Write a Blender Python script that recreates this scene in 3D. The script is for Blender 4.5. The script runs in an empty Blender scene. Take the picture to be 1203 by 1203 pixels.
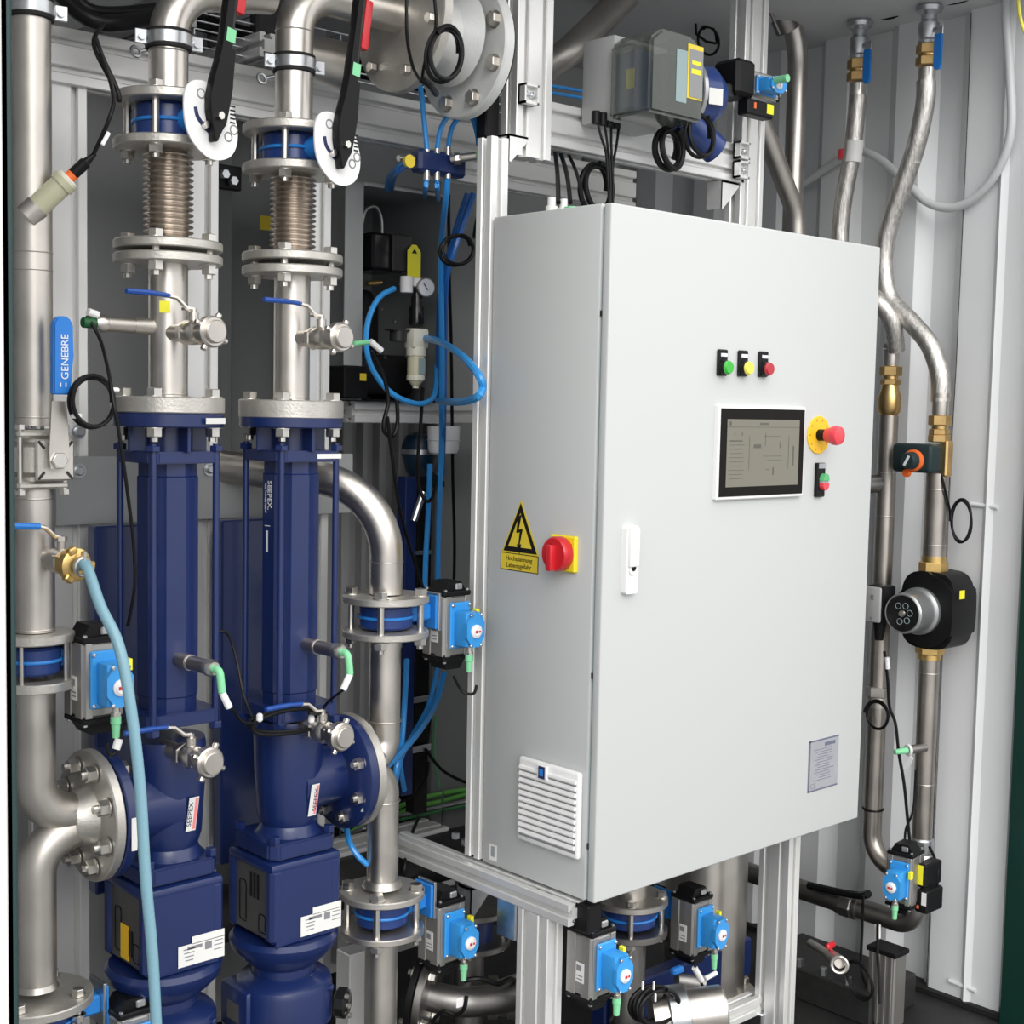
import bpy, bmesh, math, random
from mathutils import Vector as V, Matrix
random.seed(5)
PI = math.pi
# ---------------------------------------------------------------- camera
F = 1620.0
RW = Matrix(((0.7378906, -0.03658713, 0.67392793),
             (-0.67461847, -0.0698444, 0.73485487),
             (0.02018387, -0.99688672, -0.07621988)))   # camera (x right, y down, z forward) -> world
CAM = V((0, 0, 1.44))
S = bpy.context.scene
COL = S.collection
cd = bpy.data.cameras.new('camera'); co = bpy.data.objects.new('camera', cd); COL.objects.link(co)
cd.sensor_width = 36; cd.lens = F / 1203 * 36; cd.clip_start = .05; cd.clip_end = 200
mw = Matrix(((RW[0][0], -RW[0][1], -RW[0][2]), (RW[1][0], -RW[1][1], -RW[1][2]), (RW[2][0], -RW[2][1], -RW[2][2]))).to_4x4()
mw.translation = CAM; co.matrix_world = mw
S.camera = co
# ---------------------------------------------------------------- light
w = bpy.data.worlds.new('sky'); S.world = w; w.use_nodes = True
nt = w.node_tree; bg = nt.nodes['Background']
tc = nt.nodes.new('ShaderNodeTexCoord'); sp = nt.nodes.new('ShaderNodeSeparateXYZ'); cr_ = nt.nodes.new('ShaderNodeValToRGB')
nt.links.new(tc.outputs['Generated'], sp.inputs[0]); nt.links.new(sp.outputs['Z'], cr_.inputs[0]); nt.links.new(cr_.outputs[0], bg.inputs[0])
e = cr_.color_ramp.elements
e[0].position = 0.0; e[0].color = (.44, .44, .45, 1); e[1].position = .45; e[1].color = (1.03, 1.02, 1.0, 1)
bg.inputs[1].default_value = 1.7
sl = bpy.data.lights.new('overcast_sun', 'SUN'); sl.energy = 1.2; sl.angle = math.radians(40); sl.color = (1, .985, .96)
so = bpy.data.objects.new('overcast_sun', sl); COL.objects.link(so)
so.rotation_euler = V((-.38, -.80, .46)).to_track_quat('Z', 'Y').to_euler()
S.view_settings.view_transform = 'Standard'; S.view_settings.look = 'None'; S.view_settings.gamma = 1
S.view_settings.use_curve_mapping = False
S.view_settings.exposure = 0.30

# ---------------------------------------------------------------- helpers
def ray(px, py): return RW @ V((px - 601.5, py - 601.5, F))
def P(px, py, Y=None, X=None, Z=None):
    r = ray(px, py)
    t = Y / r.y if Y is not None else X / r.x if X is not None else (Z - CAM.z) / r.z
    return r * t + CAM
def zat(py, x, y):
    k = (py - 601.5) / F; a = RW.transposed()
    # (a1.p) = k (a2.p), p=(x,y,z)
    a1, a2 = a[1], a[2]
    return CAM.z + (k * (a2[0] * x + a2[1] * y) - (a1[0] * x + a1[1] * y)) / (a1[2] - k * a2[2])
def xat(px, y, z):
    k = (px - 601.5) / F; a = RW.transposed(); a0, a2 = a[0], a[2]; zz = z - CAM.z
    return (k * (a2[1] * y + a2[2] * zz) - (a0[1] * y + a0[2] * zz)) / (a0[0] - k * a2[0])

def frame(o, x=None, z=None):
    """matrix with origin o; local z along z, local x near x"""
    z = V(z or (0, 0, 1)).normalized(); x = V(x or ((1, 0, 0) if abs(z.x) < .9 else (0, 0, 1)))
    x = (x - z * x.dot(z)).normalized(); y = z.cross(x)
    m = Matrix((x, y, z)).transposed().to_4x4(); m.translation = V(o); return m

MT = {}
def mat(name, col, metal=0.0, rough=.5, var=0.0, vs=8.0, bump=0.0, bs=60.0, stretch=(1, 1, 1), coat=0.0, emit=0.0, alpha=1.0, trans=0.0, rvar=0.0):
    m = bpy.data.materials.new(name); m.use_nodes = True; n = m.node_tree.nodes; L = m.node_tree.links
    b = n['Principled BSDF']
    b.inputs['Base Color'].default_value = (*col, 1); b.inputs['Metallic'].default_value = metal; b.inputs['Roughness'].default_value = rough
    b.inputs['Coat Weight'].default_value = coat; b.inputs['Coat Roughness'].default_value = .12
    if trans: b.inputs['Transmission Weight'].default_value = trans; b.inputs['IOR'].default_value = 1.2
    if emit: b.inputs['Emission Color'].default_value = (*col, 1); b.inputs['Emission Strength'].default_value = emit
    if var or bump or rvar:
        t = n.new('ShaderNodeTexCoord'); mp = n.new('ShaderNodeMapping'); mp.inputs['Scale'].default_value = stretch
        L.new(t.outputs['Object'], mp.inputs[0])
        ns = n.new('ShaderNodeTexNoise'); ns.inputs['Scale'].default_value = vs; ns.inputs['Detail'].default_value = 6
        L.new(mp.outputs[0], ns.inputs[0])
        if var:
            r = n.new('ShaderNodeValToRGB'); r.color_ramp.elements[0].position = .3; r.color_ramp.elements[1].position = .7
            r.color_ramp.elements[0].color = (*[c * (1 - var) for c in col], 1); r.color_ramp.elements[1].color = (*[min(1, c * (1 + var)) for c in col], 1)
            L.new(ns.outputs[0], r.inputs[0]); L.new(r.outputs[0], b.inputs['Base Color'])
        if rvar:
            q = n.new('ShaderNodeMapRange'); q.inputs['To Min'].default_value = rough - rvar; q.inputs['To Max'].default_value = rough + rvar
            L.new(ns.outputs[0], q.inputs[0]); L.new(q.outputs[0], b.inputs['Roughness'])
        if bump:
            n2 = n.new('ShaderNodeTexNoise'); n2.inputs['Scale'].default_value = bs; L.new(mp.outputs[0], n2.inputs[0])
            bp = n.new('ShaderNodeBump'); bp.inputs['Strength'].default_value = bump; bp.inputs['Distance'].default_value = .002
            L.new(n2.outputs[0], bp.inputs['Height']); L.new(bp.outputs[0], b.inputs['Normal'])
    MT[name] = m; return m

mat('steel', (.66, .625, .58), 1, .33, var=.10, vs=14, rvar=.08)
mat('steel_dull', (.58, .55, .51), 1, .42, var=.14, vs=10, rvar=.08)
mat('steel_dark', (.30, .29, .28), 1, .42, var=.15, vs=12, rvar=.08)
mat('pipe_brown', (.46, .425, .39), 1, .36, var=.15, vs=10, rvar=.08)
mat('cast', (.58, .56, .52), .85, .46, var=.10, vs=20, bump=.25, bs=220)
mat('cast_grey', (.64, .65, .64), .1, .5, var=.06, vs=20, bump=.2, bs=200)
mat('zinc', (.56, .58, .60), 1, .34, var=.15, vs=30)
mat('bolt', (.66, .64, .60), 1, .3, var=.1, vs=40)
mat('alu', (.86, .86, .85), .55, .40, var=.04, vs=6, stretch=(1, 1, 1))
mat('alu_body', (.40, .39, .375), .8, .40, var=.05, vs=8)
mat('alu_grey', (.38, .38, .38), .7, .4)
mat('navy', (.007, .019, .094), 0, .34, var=.10, vs=9, coat=.3, bump=.08, bs=45)
mat('navy_dark', (.012, .02, .085), 0, .4)
mat('blue_body', (.010, .036, .17), 0, .38, coat=.3)
mat('blue', (.02, .22, .66), 0, .36, coat=.25)
mat('blue_light', (.035, .30, .72), 0, .38, coat=.2)
mat('grip_dark', (.008, .06, .30), 0, .4)
mat('blue_grip', (.015, .19, .62), 0, .42)
mat('blue_hose', (.03, .28, .72), 0, .32, coat=.3)
mat('blue_hose_dark', (.015, .13, .46), 0, .32, coat=.3)
mat('pale_hose', (.20, .37, .45), 0, .42, var=.04, vs=300, stretch=(1, 1, 1), coat=.2)
mat('black', (.007, .007, .008), 0, .42)
mat('black_shiny', (.009, .009, .010), 0, .22, coat=.4)
mat('rubber', (.018, .018, .018), 0, .6)
mat('cable', (.007, .007, .008), 0, .38)
mat('dark_part', (.045, .045, .045), .4, .45, var=.2, vs=20)
mat('brass', (.62, .42, .18), 1, .32, var=.15, vs=30)
mat('yellow_brass', (.75, .52, .20), 1, .36, var=.1, vs=30)
mat('white', (.80, .80, .80), 0, .45)
mat('beacon', (.92, .92, .95), 0, .4)
mat('pot', (.004, .022, .05), 0, .4)
mat('label', (.74, .74, .72), 0, .5)
mat('label_print', (.22, .22, .24), 0, .5)
mat('red', (.55, .012, .02), 0, .35, coat=.3)
mat('red_soft', (.72, .05, .07), 0, .35, coat=.2)
mat('pink_print', (.80, .25, .25), 0, .5)
mat('green', (.10, .42, .16), 0, .42)
mat('mint', (.22, .62, .33), 0, .5)
mat('green_dark', (.01, .10, .03), 0, .4)
mat('green_lamp', (.03, .42, .03), 0, .25, coat=.4)
mat('yellow_lamp', (.80, .72, .08), 0, .25, coat=.4)
mat('red_lamp', (.42, .01, .02), 0, .25, coat=.4)
mat('yellow', (.83, .66, .02), 0, .45)
mat('sign_yellow', (.72, .56, .04), 0, .45)
mat('tag_yellow', (.85, .80, .03), 0, .5)
mat('estop_yellow', (.88, .52, .02), 0, .45)
mat('orange', (.85, .16, .03), 0, .4)
mat('beige', (.50, .49, .34), 0, .45)
mat('cream', (.72, .70, .60), 0, .4)
mat('powder', (.525, .54, .54), 0, .42, bump=.02, bs=400)
mat('gasket', (.26, .345, .36), 0, .5)
mat('vent_white', (.80, .80, .80), 0, .4)
mat('vent_gap', (.30, .30, .31), 0, .6)
mat('plate_silver', (.36, .37, .40), .2, .4, var=.06, vs=40)
mat('plate_ink', (.12, .13, .19), 0, .5)
mat('green_cable', (.20, .62, .12), 0, .45)
mat('screen', (.17, .16, .125), 0, .2, coat=.3)
mat('screen_ink', (.09, .085, .07), 0, .3)
mat('bezel', (.004, .002, .002), 0, .5)
mat('container', (.72, .735, .75), .0, .48, var=.05, vs=2.0, bump=.03, bs=14)
mat('container_in', (.60, .61, .62), .0, .5, var=.05, vs=1.5)
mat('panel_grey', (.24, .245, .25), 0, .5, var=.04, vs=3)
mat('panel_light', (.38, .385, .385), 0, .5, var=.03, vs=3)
mat('enclosure', (.33, .34, .345), .3, .42, var=.05, vs=6)
mat('enclosure_edge', (.36, .37, .37), .3, .42)
mat('skirt', (.006, .006, .006), 0, .8)
mat('green_frame', (.003, .030, .022), 0, .35, coat=.2)
mat('seal_white', (.70, .71, .70), 0, .5)
mat('teal', (.02, .05, .05), 0, .5)
mat('floor', (.022, .022, .022), .2, .6, var=.3, vs=12, bump=.2, bs=80)
mat('asphalt', (.20, .20, .20), 0, .9, var=.2, vs=30)
mat('smoke', (.30, .33, .30), 0, .12, trans=.0)
mat('clear_cup', (.62, .60, .42), 0, .15, coat=.4)
mat('dial', (.74, .76, .80), 0, .35)
mat('conduit', (.56, .58, .59), 0, .42)
mat('dark_green', (.02, .035, .038), 0, .4)
mat('braid', (.60, .58, .55), 1, .36, var=.35, vs=260, stretch=(1, 1, .12), bump=.5, bs=700)
mat('bellows', (.62, .565, .51), 1, .28, var=.08, vs=12)
mat('silver_cap', (.50, .51, .52), .8, .3)
mat('ptfe', (.75, .74, .70), 0, .6)
# smoked clear cover: real see-through plastic
sm = MT['smoke'].node_tree; b_ = sm.nodes['Principled BSDF']
b_.inputs['Alpha'].default_value = .68; b_.inputs['Coat Weight'].default_value = .6
b_.inputs['Base Color'].default_value = (.07, .083, .07, 1)

for n_ in ('black', 'black_shiny', 'cable', 'rubber', 'bezel', 'dark_part', 'dark_green'): MT[n_].node_tree.nodes['Principled BSDF'].inputs['Specular IOR Level'].default_value = .2

class MB:
    def __init__(s, M=None): s.b = bmesh.new(); s.M = M or Matrix.Identity(4)
    def add(s, vs, fs):
        q = [s.b.verts.new(s.M @ V(v)) for v in vs]
        for f in fs:
            try: s.b.faces.new([q[i] for i in f])
            except ValueError: pass
        return s
    def box(s, c, d, bev=0.0, R=None, seg=1):
        t = bmesh.new(); bmesh.ops.create_cube(t, size=1)
        for v in t.verts: v.co = V((v.co.x * d[0], v.co.y * d[1], v.co.z * d[2]))
        if bev: bmesh.ops.bevel(t, geom=t.edges[:], offset=min(bev, min(d) * .45), segments=seg, affect='EDGES', profile=.5)
        t.verts.index_update(); m = Matrix.Translation(V(c)) @ (R.to_4x4() if R else Matrix.Identity(4))
        s.add([m @ v.co for v in t.verts], [[v.index for v in f.verts] for f in t.faces]); t.free(); return s
    def lathe(s, prof, n=28, o=(0, 0, 0), z=(0, 0, 1), x=None, a0=0.0, closed=True):
        """prof: list of (r,h); capped at both ends"""
        m = frame(o, x, z); vs = []; fs = []; k = len(prof)
        for (r, h) in prof:
            for i in range(n):
                a = a0 + 2 * PI * i / n; vs.append(m @ V((r * math.cos(a), r * math.sin(a), h)))
        for j in range(k - 1):
            for i in range(n):
                i2 = (i + 1) % n; fs.append((j * n + i, j * n + i2, (j + 1) * n + i2, (j + 1) * n + i))
        if closed: fs.append(tuple(range(n - 1, -1, -1))); fs.append(tuple((k - 1) * n + i for i in range(n)))
        return s.add(vs, fs)
    def cyl(s, a, b, r, r2=None, n=20, bev=0.0, a0=0.0):
        a = V(a); b = V(b); h = (b - a).length; r2 = r if r2 is None else r2
        pr = [(r, 0), (r2, h)] if not bev else [(r - bev, 0), (r, bev), (r2, h - bev), (r2 - bev, h)]
        return s.lathe(pr, n, a, b - a, a0=a0)
    def tube(s, pts, r, n=10, closed=False):
        pts = [V(p) for p in pts]; k = len(pts); vs = []; fs = []; u = None
        for i in range(k):
            if closed: t = pts[(i + 1) % k] - pts[i - 1]
            else: t = pts[min(i + 1, k - 1)] - pts[max(i - 1, 0)]
            t.normalize()
            if u is None: u = t.orthogonal().normalized()
            u = (u - t * u.dot(t)).normalized(); w_ = t.cross(u)
            rr = r[i] if isinstance(r, list) else r
            for j in range(n):
                a = 2 * PI * j / n; vs.append(pts[i] + (u * math.cos(a) + w_ * math.sin(a)) * rr)
        for i in range(k if closed else k - 1):
            for j in range(n):
                j2 = (j + 1) % n; i2 = (i + 1) % k
                fs.append((i * n + j, i * n + j2, i2 * n + j2, i2 * n + j))
        if not closed: fs.append(tuple(range(n - 1, -1, -1))); fs.append(tuple((k - 1) * n + j for j in range(n)))
        return s.add(vs, fs)
    def prism(s, poly, o, u, v, wv):
        """extrude the polygon (in u,v coords) by vector wv"""
        o = V(o); u = V(u); v = V(v); wv = V(wv); n = len(poly)
        A = [o + u * p[0] + v * p[1] for p in poly]
        return s.add(A + [p + wv for p in A], [tuple(range(n - 1, -1, -1)), tuple(range(n, 2 * n))] + [(i, (i + 1) % n, n + (i + 1) % n, n + i) for i in range(n)])
    def torus(s, o, z, R, r, n=28, m=10, x=None):
        f = frame(o, x, z); return s.tube([f @ V((R * math.cos(2 * PI * i / n), R * math.sin(2 * PI * i / n), 0)) for i in range(n)], r, m, closed=True)
    def hexn(s, a, b, r): return s.cyl(a, b, r, n=6, bev=r * .08)

def smooth(pts, k=6):
    pts = [V(p) for p in pts]; o = []; n = len(pts)
    for i in range(n - 1):
        p0 = pts[max(i - 1, 0)]; p1 = pts[i]; p2 = pts[i + 1]; p3 = pts[min(i + 2, n - 1)]
        for j in range(k):
            t = j / k
            o.append(.5 * ((2 * p1) + (p2 - p0) * t + (2 * p0 - 5 * p1 + 4 * p2 - p3) * t * t + (3 * p1 - p0 - 3 * p2 + p3) * t ** 3))
    o.append(pts[-1]); return o
def bend(pts, R, k=8):
    """polyline with corners rounded to radius-like distance R"""
    pts = [V(p) for p in pts]; o = [pts[0]]
    for i in range(1, len(pts) - 1):
        a = pts[i - 1] - pts[i]; b = pts[i + 1] - pts[i]; d = min(R, a.length * .49, b.length * .49) if not isinstance(R, (list, tuple)) else R[i - 1]
        A = pts[i] + a.normalized() * d; B = pts[i] + b.normalized() * d
        an = a.angle(b); 
        # circular arc approximated by rational quadratic bezier
        w_ = math.sin(an / 2)
        for j in range(k + 1):
            t = j / k; c0 = (1 - t) ** 2; c1 = 2 * t * (1 - t) * w_; c2 = t * t
            o.append((A * c0 + pts[i] * c1 + B * c2) / (c0 + c1 + c2))
    o.append(pts[-1]); return o

def rootloc(o):
    while o.parent: o = o.parent
    return V(o.location)
def build(name, mb, m, parent=None, shift=None, ang=32):
    me = bpy.data.meshes.new(name); L = rootloc(parent) if parent else (shift or V((0, 0, 0)))
    bmesh.ops.translate(mb.b, verts=mb.b.verts[:], vec=-L)
    bmesh.ops.recalc_face_normals(mb.b, faces=mb.b.faces[:])
    mb.b.to_mesh(me); mb.b.free()
    me.polygons.foreach_set('use_smooth', [True] * len(me.polygons)); me.set_sharp_from_angle(angle=math.radians(ang))
    me.materials.append(MT[m]); o = bpy.data.objects.new(name, me); COL.objects.link(o)
    if parent: o.parent = parent
    else: o.location = L
    return o
def tag(o, label, cat, group=None):
    o['label'] = label; o['category'] = cat
    if group: o['group'] = group
    return o
def T(name, label, cat, loc, group=None):
    o = bpy.data.objects.new(name, None); COL.objects.link(o); o.location = V(loc); o.empty_display_size = .05
    return tag(o, label, cat, group)
def part(name, mb, m, parent, label=None, ang=32):
    o = build(name, mb, m, parent, ang=ang)
    if label: o['label'] = label
    return o
def solo(name, mb, m, label, cat, group=None, ang=32):
    vs = [v.co for v in mb.b.verts]
    c = V(((min(v.x for v in vs) + max(v.x for v in vs)) / 2, (min(v.y for v in vs) + max(v.y for v in vs)) / 2, min(v.z for v in vs)))
    return tag(build(name, mb, m, None, c, ang), label, cat, group)
def struct(name, mb, m):
    o = build(name, mb, m); o['kind'] = 'structure'; return o
def text_mb(txt, size, M, thick=.0004, align='CENTER'):
    c = bpy.data.curves.new('t', 'FONT'); c.body = txt; c.size = size; c.extrude = thick; c.align_x = align; c.align_y = 'CENTER'
    o = bpy.data.objects.new('t', c); COL.objects.link(o); bpy.context.view_layer.update()
    me = bpy.data.meshes.new_from_object(o.evaluated_get(bpy.context.evaluated_depsgraph_get()))
    b = MB(M); b.add([v.co.copy() for v in me.vertices], [tuple(p.vertices) for p in me.polygons])
    bpy.data.objects.remove(o); bpy.data.curves.remove(c); bpy.data.meshes.remove(me); return b

# ---------------------------------------------------------------- structure: the container
X0, X1, ZC, ZF = .62, 3.05, 2.40, 0.0
YD = 1.50    # plane of the open end
YB = 3.15    # partition behind the rack
struct('floor', MB().box(((X0 + X1) / 2, 2.6, -.03), (X1 - X0 + .3, 2.3, .06)), 'floor')
struct('ceiling', MB().box(((X0 + X1) / 2, 2.55, ZC + .03), (X1 - X0 + .2, 2.1, .06)), 'container_in')
struct('trim_1', MB().box((1.8, -3.5, -.35), (30, 11, .1)), 'asphalt')['label'] = 'grey ground outside the container'
struct('wall_left', MB().box((X0 - .02, 2.5, 1.2), (.04, 2.0, 2.4)), 'container_in')
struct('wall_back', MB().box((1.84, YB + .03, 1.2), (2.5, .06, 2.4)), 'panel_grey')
# corrugated right wall, ribs along Z
def corrug():
    ys = [(1.50, 0), (1.635, 0), (1.648, -.012), (1.662, 0), (1.735, 0), (1.75, .0), (1.785, .036), (1.845, .036), (1.875, 0), (1.945, 0), (1.985, .036), (2.055, .036), (2.09, 0), (2.16, 0), (2.195, .036), (2.27, .036), (2.30, 0), (2.37, 0), (2.405, .036), (2.48, .036), (2.515, 0), (2.59, 0), (2.62, .036), (2.70, .036), (2.735, 0), (2.81, 0), (2.84, .036), (2.92, .036), (2.95, 0), (3.03, 0), (3.06, .036), (3.2, .036)]
    poly = [(y, X1 + d) for y, d in ys] + [(3.2, X1 + .09), (1.50, X1 + .09)]
    return MB().prism([(p[0], p[1]) for p in poly], (0, 0, .012), (0, 1, 0), (1, 0, 0), (0, 0, ZC - .012))
struct('wall_right', corrug(), 'container')
struct('baseboard_right', MB().box((X1 + .012, 2.33, .008), (.06, 1.6, .012)), 'skirt')
struct('trim_2', MB().box((X1 + .035, 1.47, 1.03), (.13, .16, 2.76), .008), 'green_frame')
struct('trim_3', MB().box((3.16, 1.25, 1.0), (.02, .36, 2.8)), 'seal_white')
# left corner post with seal
xs0 = xat(7, 1.47, 1.3); xs1 = xat(17, 1.50, 1.3)
struct('trim_4', MB().box((xs0 - .03, 1.49, 1.0), (.06, .04, 2.9), .002), 'seal_white')
struct('trim_5', MB().box(((xs0 + xs1) / 2 + .002, 1.515, 1.0), (xs1 - xs0, .03, 2.9), .003), 'teal')
# grey service panels of the partition
struct('wall_panel_back', MB().box((2.42, YB - .05, 1.2), (.9, .03, 2.4), .004), 'container_in')

# ---------------------------------------------------------------- aluminium profiles
def slot_poly(w_, h_, unit=.045):
    """outline of a T-slot profile, w along u, h along v, from 0,0"""
    def side(L):
        n = max(1, round(L / unit)); p = L / n; q = []
        for i in range(n):
            c = p * (i + .5)
            q += [(c - .0066, 0), (c - .0048, .0022), (c - .0048, .004), (c - .009, .0065), (c - .009, .0105), (c + .009, .0105), (c + .009, .0065), (c + .0048, .004), (c + .0048, .0022), (c + .0066, 0)]
        return q
    P_ = [(.0015, 0)]
    P_ += [(a, d) for a, d in side(w_)] + [(w_ - .0015, 0), (w_, .0015)]
    P_ += [(w_ - d, a) for a, d in side(h_)] + [(w_, h_ - .0015), (w_ - .0015, h_)]
    P_ += [(w_ - a, h_ - d) for a, d in side(w_)] + [(.0015, h_), (0, h_ - .0015)]
    P_ += [(d, h_ - a) for a, d in side(h_)] + [(0, .0015)]
    return P_
PG = 'aluminium framing profiles'
def prof(lo, hi, ax, label, cap=None, unit=.045, m='alu'):
    lo = V(lo); hi = V(hi); d = hi - lo; e = [V((1, 0, 0)), V((0, 1, 0)), V((0, 0, 1))]
    u, v = [i for i in range(3) if i != ax]
    b = MB().prism(slot_poly(d[u], d[v], unit), lo, e[u], e[v], e[ax] * d[ax])
    return solo('aluminium_profile', b, m, label, 'metal profile', PG, ang=20)
prof((.955, 2.2, 0), (1.045, 2.245, 1.95), 2, 'vertical slotted aluminium post between left steel pipe and first blue pump')
prof((1.203, 2.2, 0), (1.293, 2.245, 1.95), 2, 'vertical slotted aluminium post right behind the left bellows')
prof((1.446, 2.2, 0), (1.536, 2.245, 1.95), 2, 'vertical slotted aluminium post behind the right bellows')
prof((.64, 2.19, 1.95), (1.93, 2.235, 2.04), 0, 'long horizontal slotted aluminium beam above the two blue pumps')
prof((1.686, 1.912, .585), (1.728, 1.954, 1.93), 2, 'slim vertical aluminium post along rear left edge of white cabinet')
prof((1.748, 1.915, 1.905), (1.838, 1.96, 2.39), 2, 'short upright aluminium post reaching the ceiling above cabinet corner')
prof((1.84, 1.93, 1.938), (2.44, 1.975, 2.02), 0, 'horizontal aluminium beam above white cabinet with transmitter fixed on it')
prof((1.84, 2.25, 1.91), (2.44, 2.295, 2.0), 0, 'second horizontal aluminium beam deeper behind the cabinet top')
prof((2.43, 1.93, .9), (2.51, 1.975, 2.39), 2, 'upright aluminium post above right part of cabinet, beside blue actuator')
prof((1.69, 2.33, 1.40), (1.93, 2.375, 1.445), 0, 'short aluminium rail carrying the compressor enclosure')
prof((1.90, 2.40, 1.40), (2.35, 2.445, 1.445), 0, 'aluminium rail running on behind cabinet at enclosure foot', m='alu')
LG = .04
prof((1.665, 1.650, .537), (1.705, 2.16, .577), 1, 'aluminium rail under the left side of white cabinet', unit=.04)
prof((1.665, 1.70, 0), (1.705, 1.78, .536), 2, 'front left aluminium leg of the cabinet stand', unit=.04)
prof((2.405, 1.72, 0), (2.445, 1.80, .58), 2, 'front right aluminium leg of the cabinet stand', unit=.04)
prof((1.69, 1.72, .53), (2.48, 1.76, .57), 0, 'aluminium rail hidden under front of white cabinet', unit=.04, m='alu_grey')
prof((1.5, 2.35, .44), (1.98, 2.44, .485), 0, 'low aluminium rail behind the right discharge pipe', m='alu')
prof((1.95, 1.78, .12), (2.405, 1.82, .16), 0, 'floor level aluminium rail in front of steel tank', unit=.04)
prof((2.62, 1.62, .06), (2.70, 1.70, .30), 2, 'short stub of aluminium profile standing at lower right') if False else None

# joint brackets
def gusset(c, label, n=(0, -1, 0), s=.036):
    t = T('joint_bracket', label, 'bracket', c, 'die cast joint brackets')
    M = frame(c, (1, 0, 0), n)
    b = MB(M).box((0, s * .5 - .002, .009), (s, .004, .018)).box((0, -s * .5 + .002, .009), (s, .004, .018)).box((-s * .5 + .002, 0, .009), (.004, s, .018)).box((s * .5 - .002, 0, .009), (.004, s, .018)).box((0, 0, .002), (s, s, .004))
    part('housing', b, 'alu', t)
    for k in (-1, 1): part('bolt', MB(M).lathe([(.0055, .004), (.0055, .012), (.003, .014)], 10, o=(k * s * .22, 0, 0)), 'zinc', t)
    return t
gusset((1.768, 1.914, 2.015), 'square bracket with bolts on the upright post above cabinet corner')
gusset((2.412, 1.925, 2.003), 'upper of the two square brackets at right end of transmitter beam')
gusset((2.412, 1.925, 1.962), 'lower of the two square brackets at right end of transmitter beam')
# angle brackets
def anglebr(c, label, L=.06, m='alu'):
    t = MB().prism([(0, 0), (0, -L), (.008, -L), (L, -.008), (L, 0)], (c[0], c[1], c[2]), (1, 0, 0), (0, 0, 1), (0, .004, 0)).prism([(0, 0), (0, -L), (.008, -L), (L, -.008), (L, 0)], (c[0], c[1] + .036, c[2]), (1, 0, 0), (0, 0, 1), (0, .004, 0)).box((c[0] + L / 2, c[1] + .02, c[2] - .002), (L, .04, .004)).box((c[0] + .002, c[1] + .02, c[2] - L / 2), (.004, .04, L))
    return solo('angle_bracket', t, m, label, 'bracket')
anglebr((1.727, 1.914, 1.94), 'triangular aluminium angle bracket beside the slim post top', .05)
anglebr((2.43 - .062, 1.934, 1.937), 'triangular aluminium angle bracket under right end of transmitter beam', .06)
anglebr((1.726, 1.98, .50), 'triangular aluminium angle bracket under the cabinet stand rail', .06, 'zinc')
solo('end_cap', MB().box(P(573, 136, Y=1.97), (.034, .03, .085), .003), 'black', 'black plastic end cap on profile left of the upright post', 'cap')
solo('end_cap', MB().box((1.705, 1.640, .550), (.035, .035, .050), .003), 'black', 'black plastic foot block under front corner of white cabinet', 'cap')

# mounting plate behind the pumps
solo('mounting_plate', MB().box((1.28, 2.185, 1.285), (.60, .006, .115), .001), 'enclosure', 'dark grey steel cross plate bolted behind both blue pumps', 'metal plate')
for i, (px, py, wh) in enumerate([(92, 507, 'upper washer and bolt left of the first pump on the cross plate'), (92, 553, 'lower washer and bolt left of the first pump on the cross plate'), (246, 551, 'washer and bolt on the cross plate right of the first pump')]):
    c = P(px, py, Y=2.182); t = T('bolt', wh, 'bolt', c, 'cross plate bolts')
    part('washer', MB().lathe([(.0125, 0), (.0125, .003)], 20, o=c, z=(0, -1, 0)), 'zinc', t)
    part('head', MB().lathe([(.008, .002), (.008, .008), (.006, .01)], 14, o=c, z=(0, -1, 0)), 'zinc', t)
# navy base plates the pumps hang on
for (a, b_x, wh) in ((1.018, 1.13, 'dark navy vertical base plate behind the left pump'), (1.255, 1.40, 'dark navy vertical base plate behind the right pump')):
    bz = MB().box(((a + b_x) / 2, 2.135, .92), (b_x - a, .03, .62), .003)
    solo('base_plate', bz, 'navy', wh, 'metal plate', 'pump base plates')
# ---------------------------------------------------------------- pipework building blocks
def fl(mb, c, z, R, t, hub=0.0, hr=0.0, hole=0):
    """flange disc starting at c and going t along z, optional conical hub"""
    ch = min(.0018, t * .2); pr = [(R - ch, 0), (R, ch), (R, t - ch), (R - ch, t)]
    if hub: pr += [(hr + .008, t), (hr, t + hub)]
    return mb.lathe(pr, 48, c, z)
def bolts(par, c, z, R, n, ph, L, r=.0075, x=(1, 0, 0), m='bolt', heads=(1, 1), skip=()):
    """n stud bolts round axis z; c is the middle of the joint, L the clamped length"""
    f = frame(c, x, z)
    for i in range(n):
        if i in skip: continue
        a = ph + 2 * PI * i / n; p = f @ V((R * math.cos(a), R * math.sin(a), 0)); d = V(z).normalized()
        b = MB().cyl(p - d * (L / 2 + .001), p + d * (L / 2 + .001), r * .62, n=10)
        if heads[0]: b.hexn(p + d * L / 2, p + d * (L / 2 + r * 1.25), r * 1.18).lathe([(r * 1.45, 0), (r * 1.45, .0015)], 14, o=p + d * (L / 2), z=d)
        if heads[1]: b.hexn(p - d * L / 2, p - d * (L / 2 + r * 1.4), r * 1.18).cyl(p - d * (L / 2 + r * 1.3), p - d * (L / 2 + r * 2.1), r * .6, n=10).lathe([(r * 1.45, 0), (r * 1.45, .0015)], 14, o=p - d * (L / 2), z=-d)
        part('bolt', b, m, par)
def weld(par, c, z, r, m='steel_dull'): part('weld_seam', MB().torus(c, z, r, .0012, 32, 6), m, par)
PR = .0285
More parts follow.
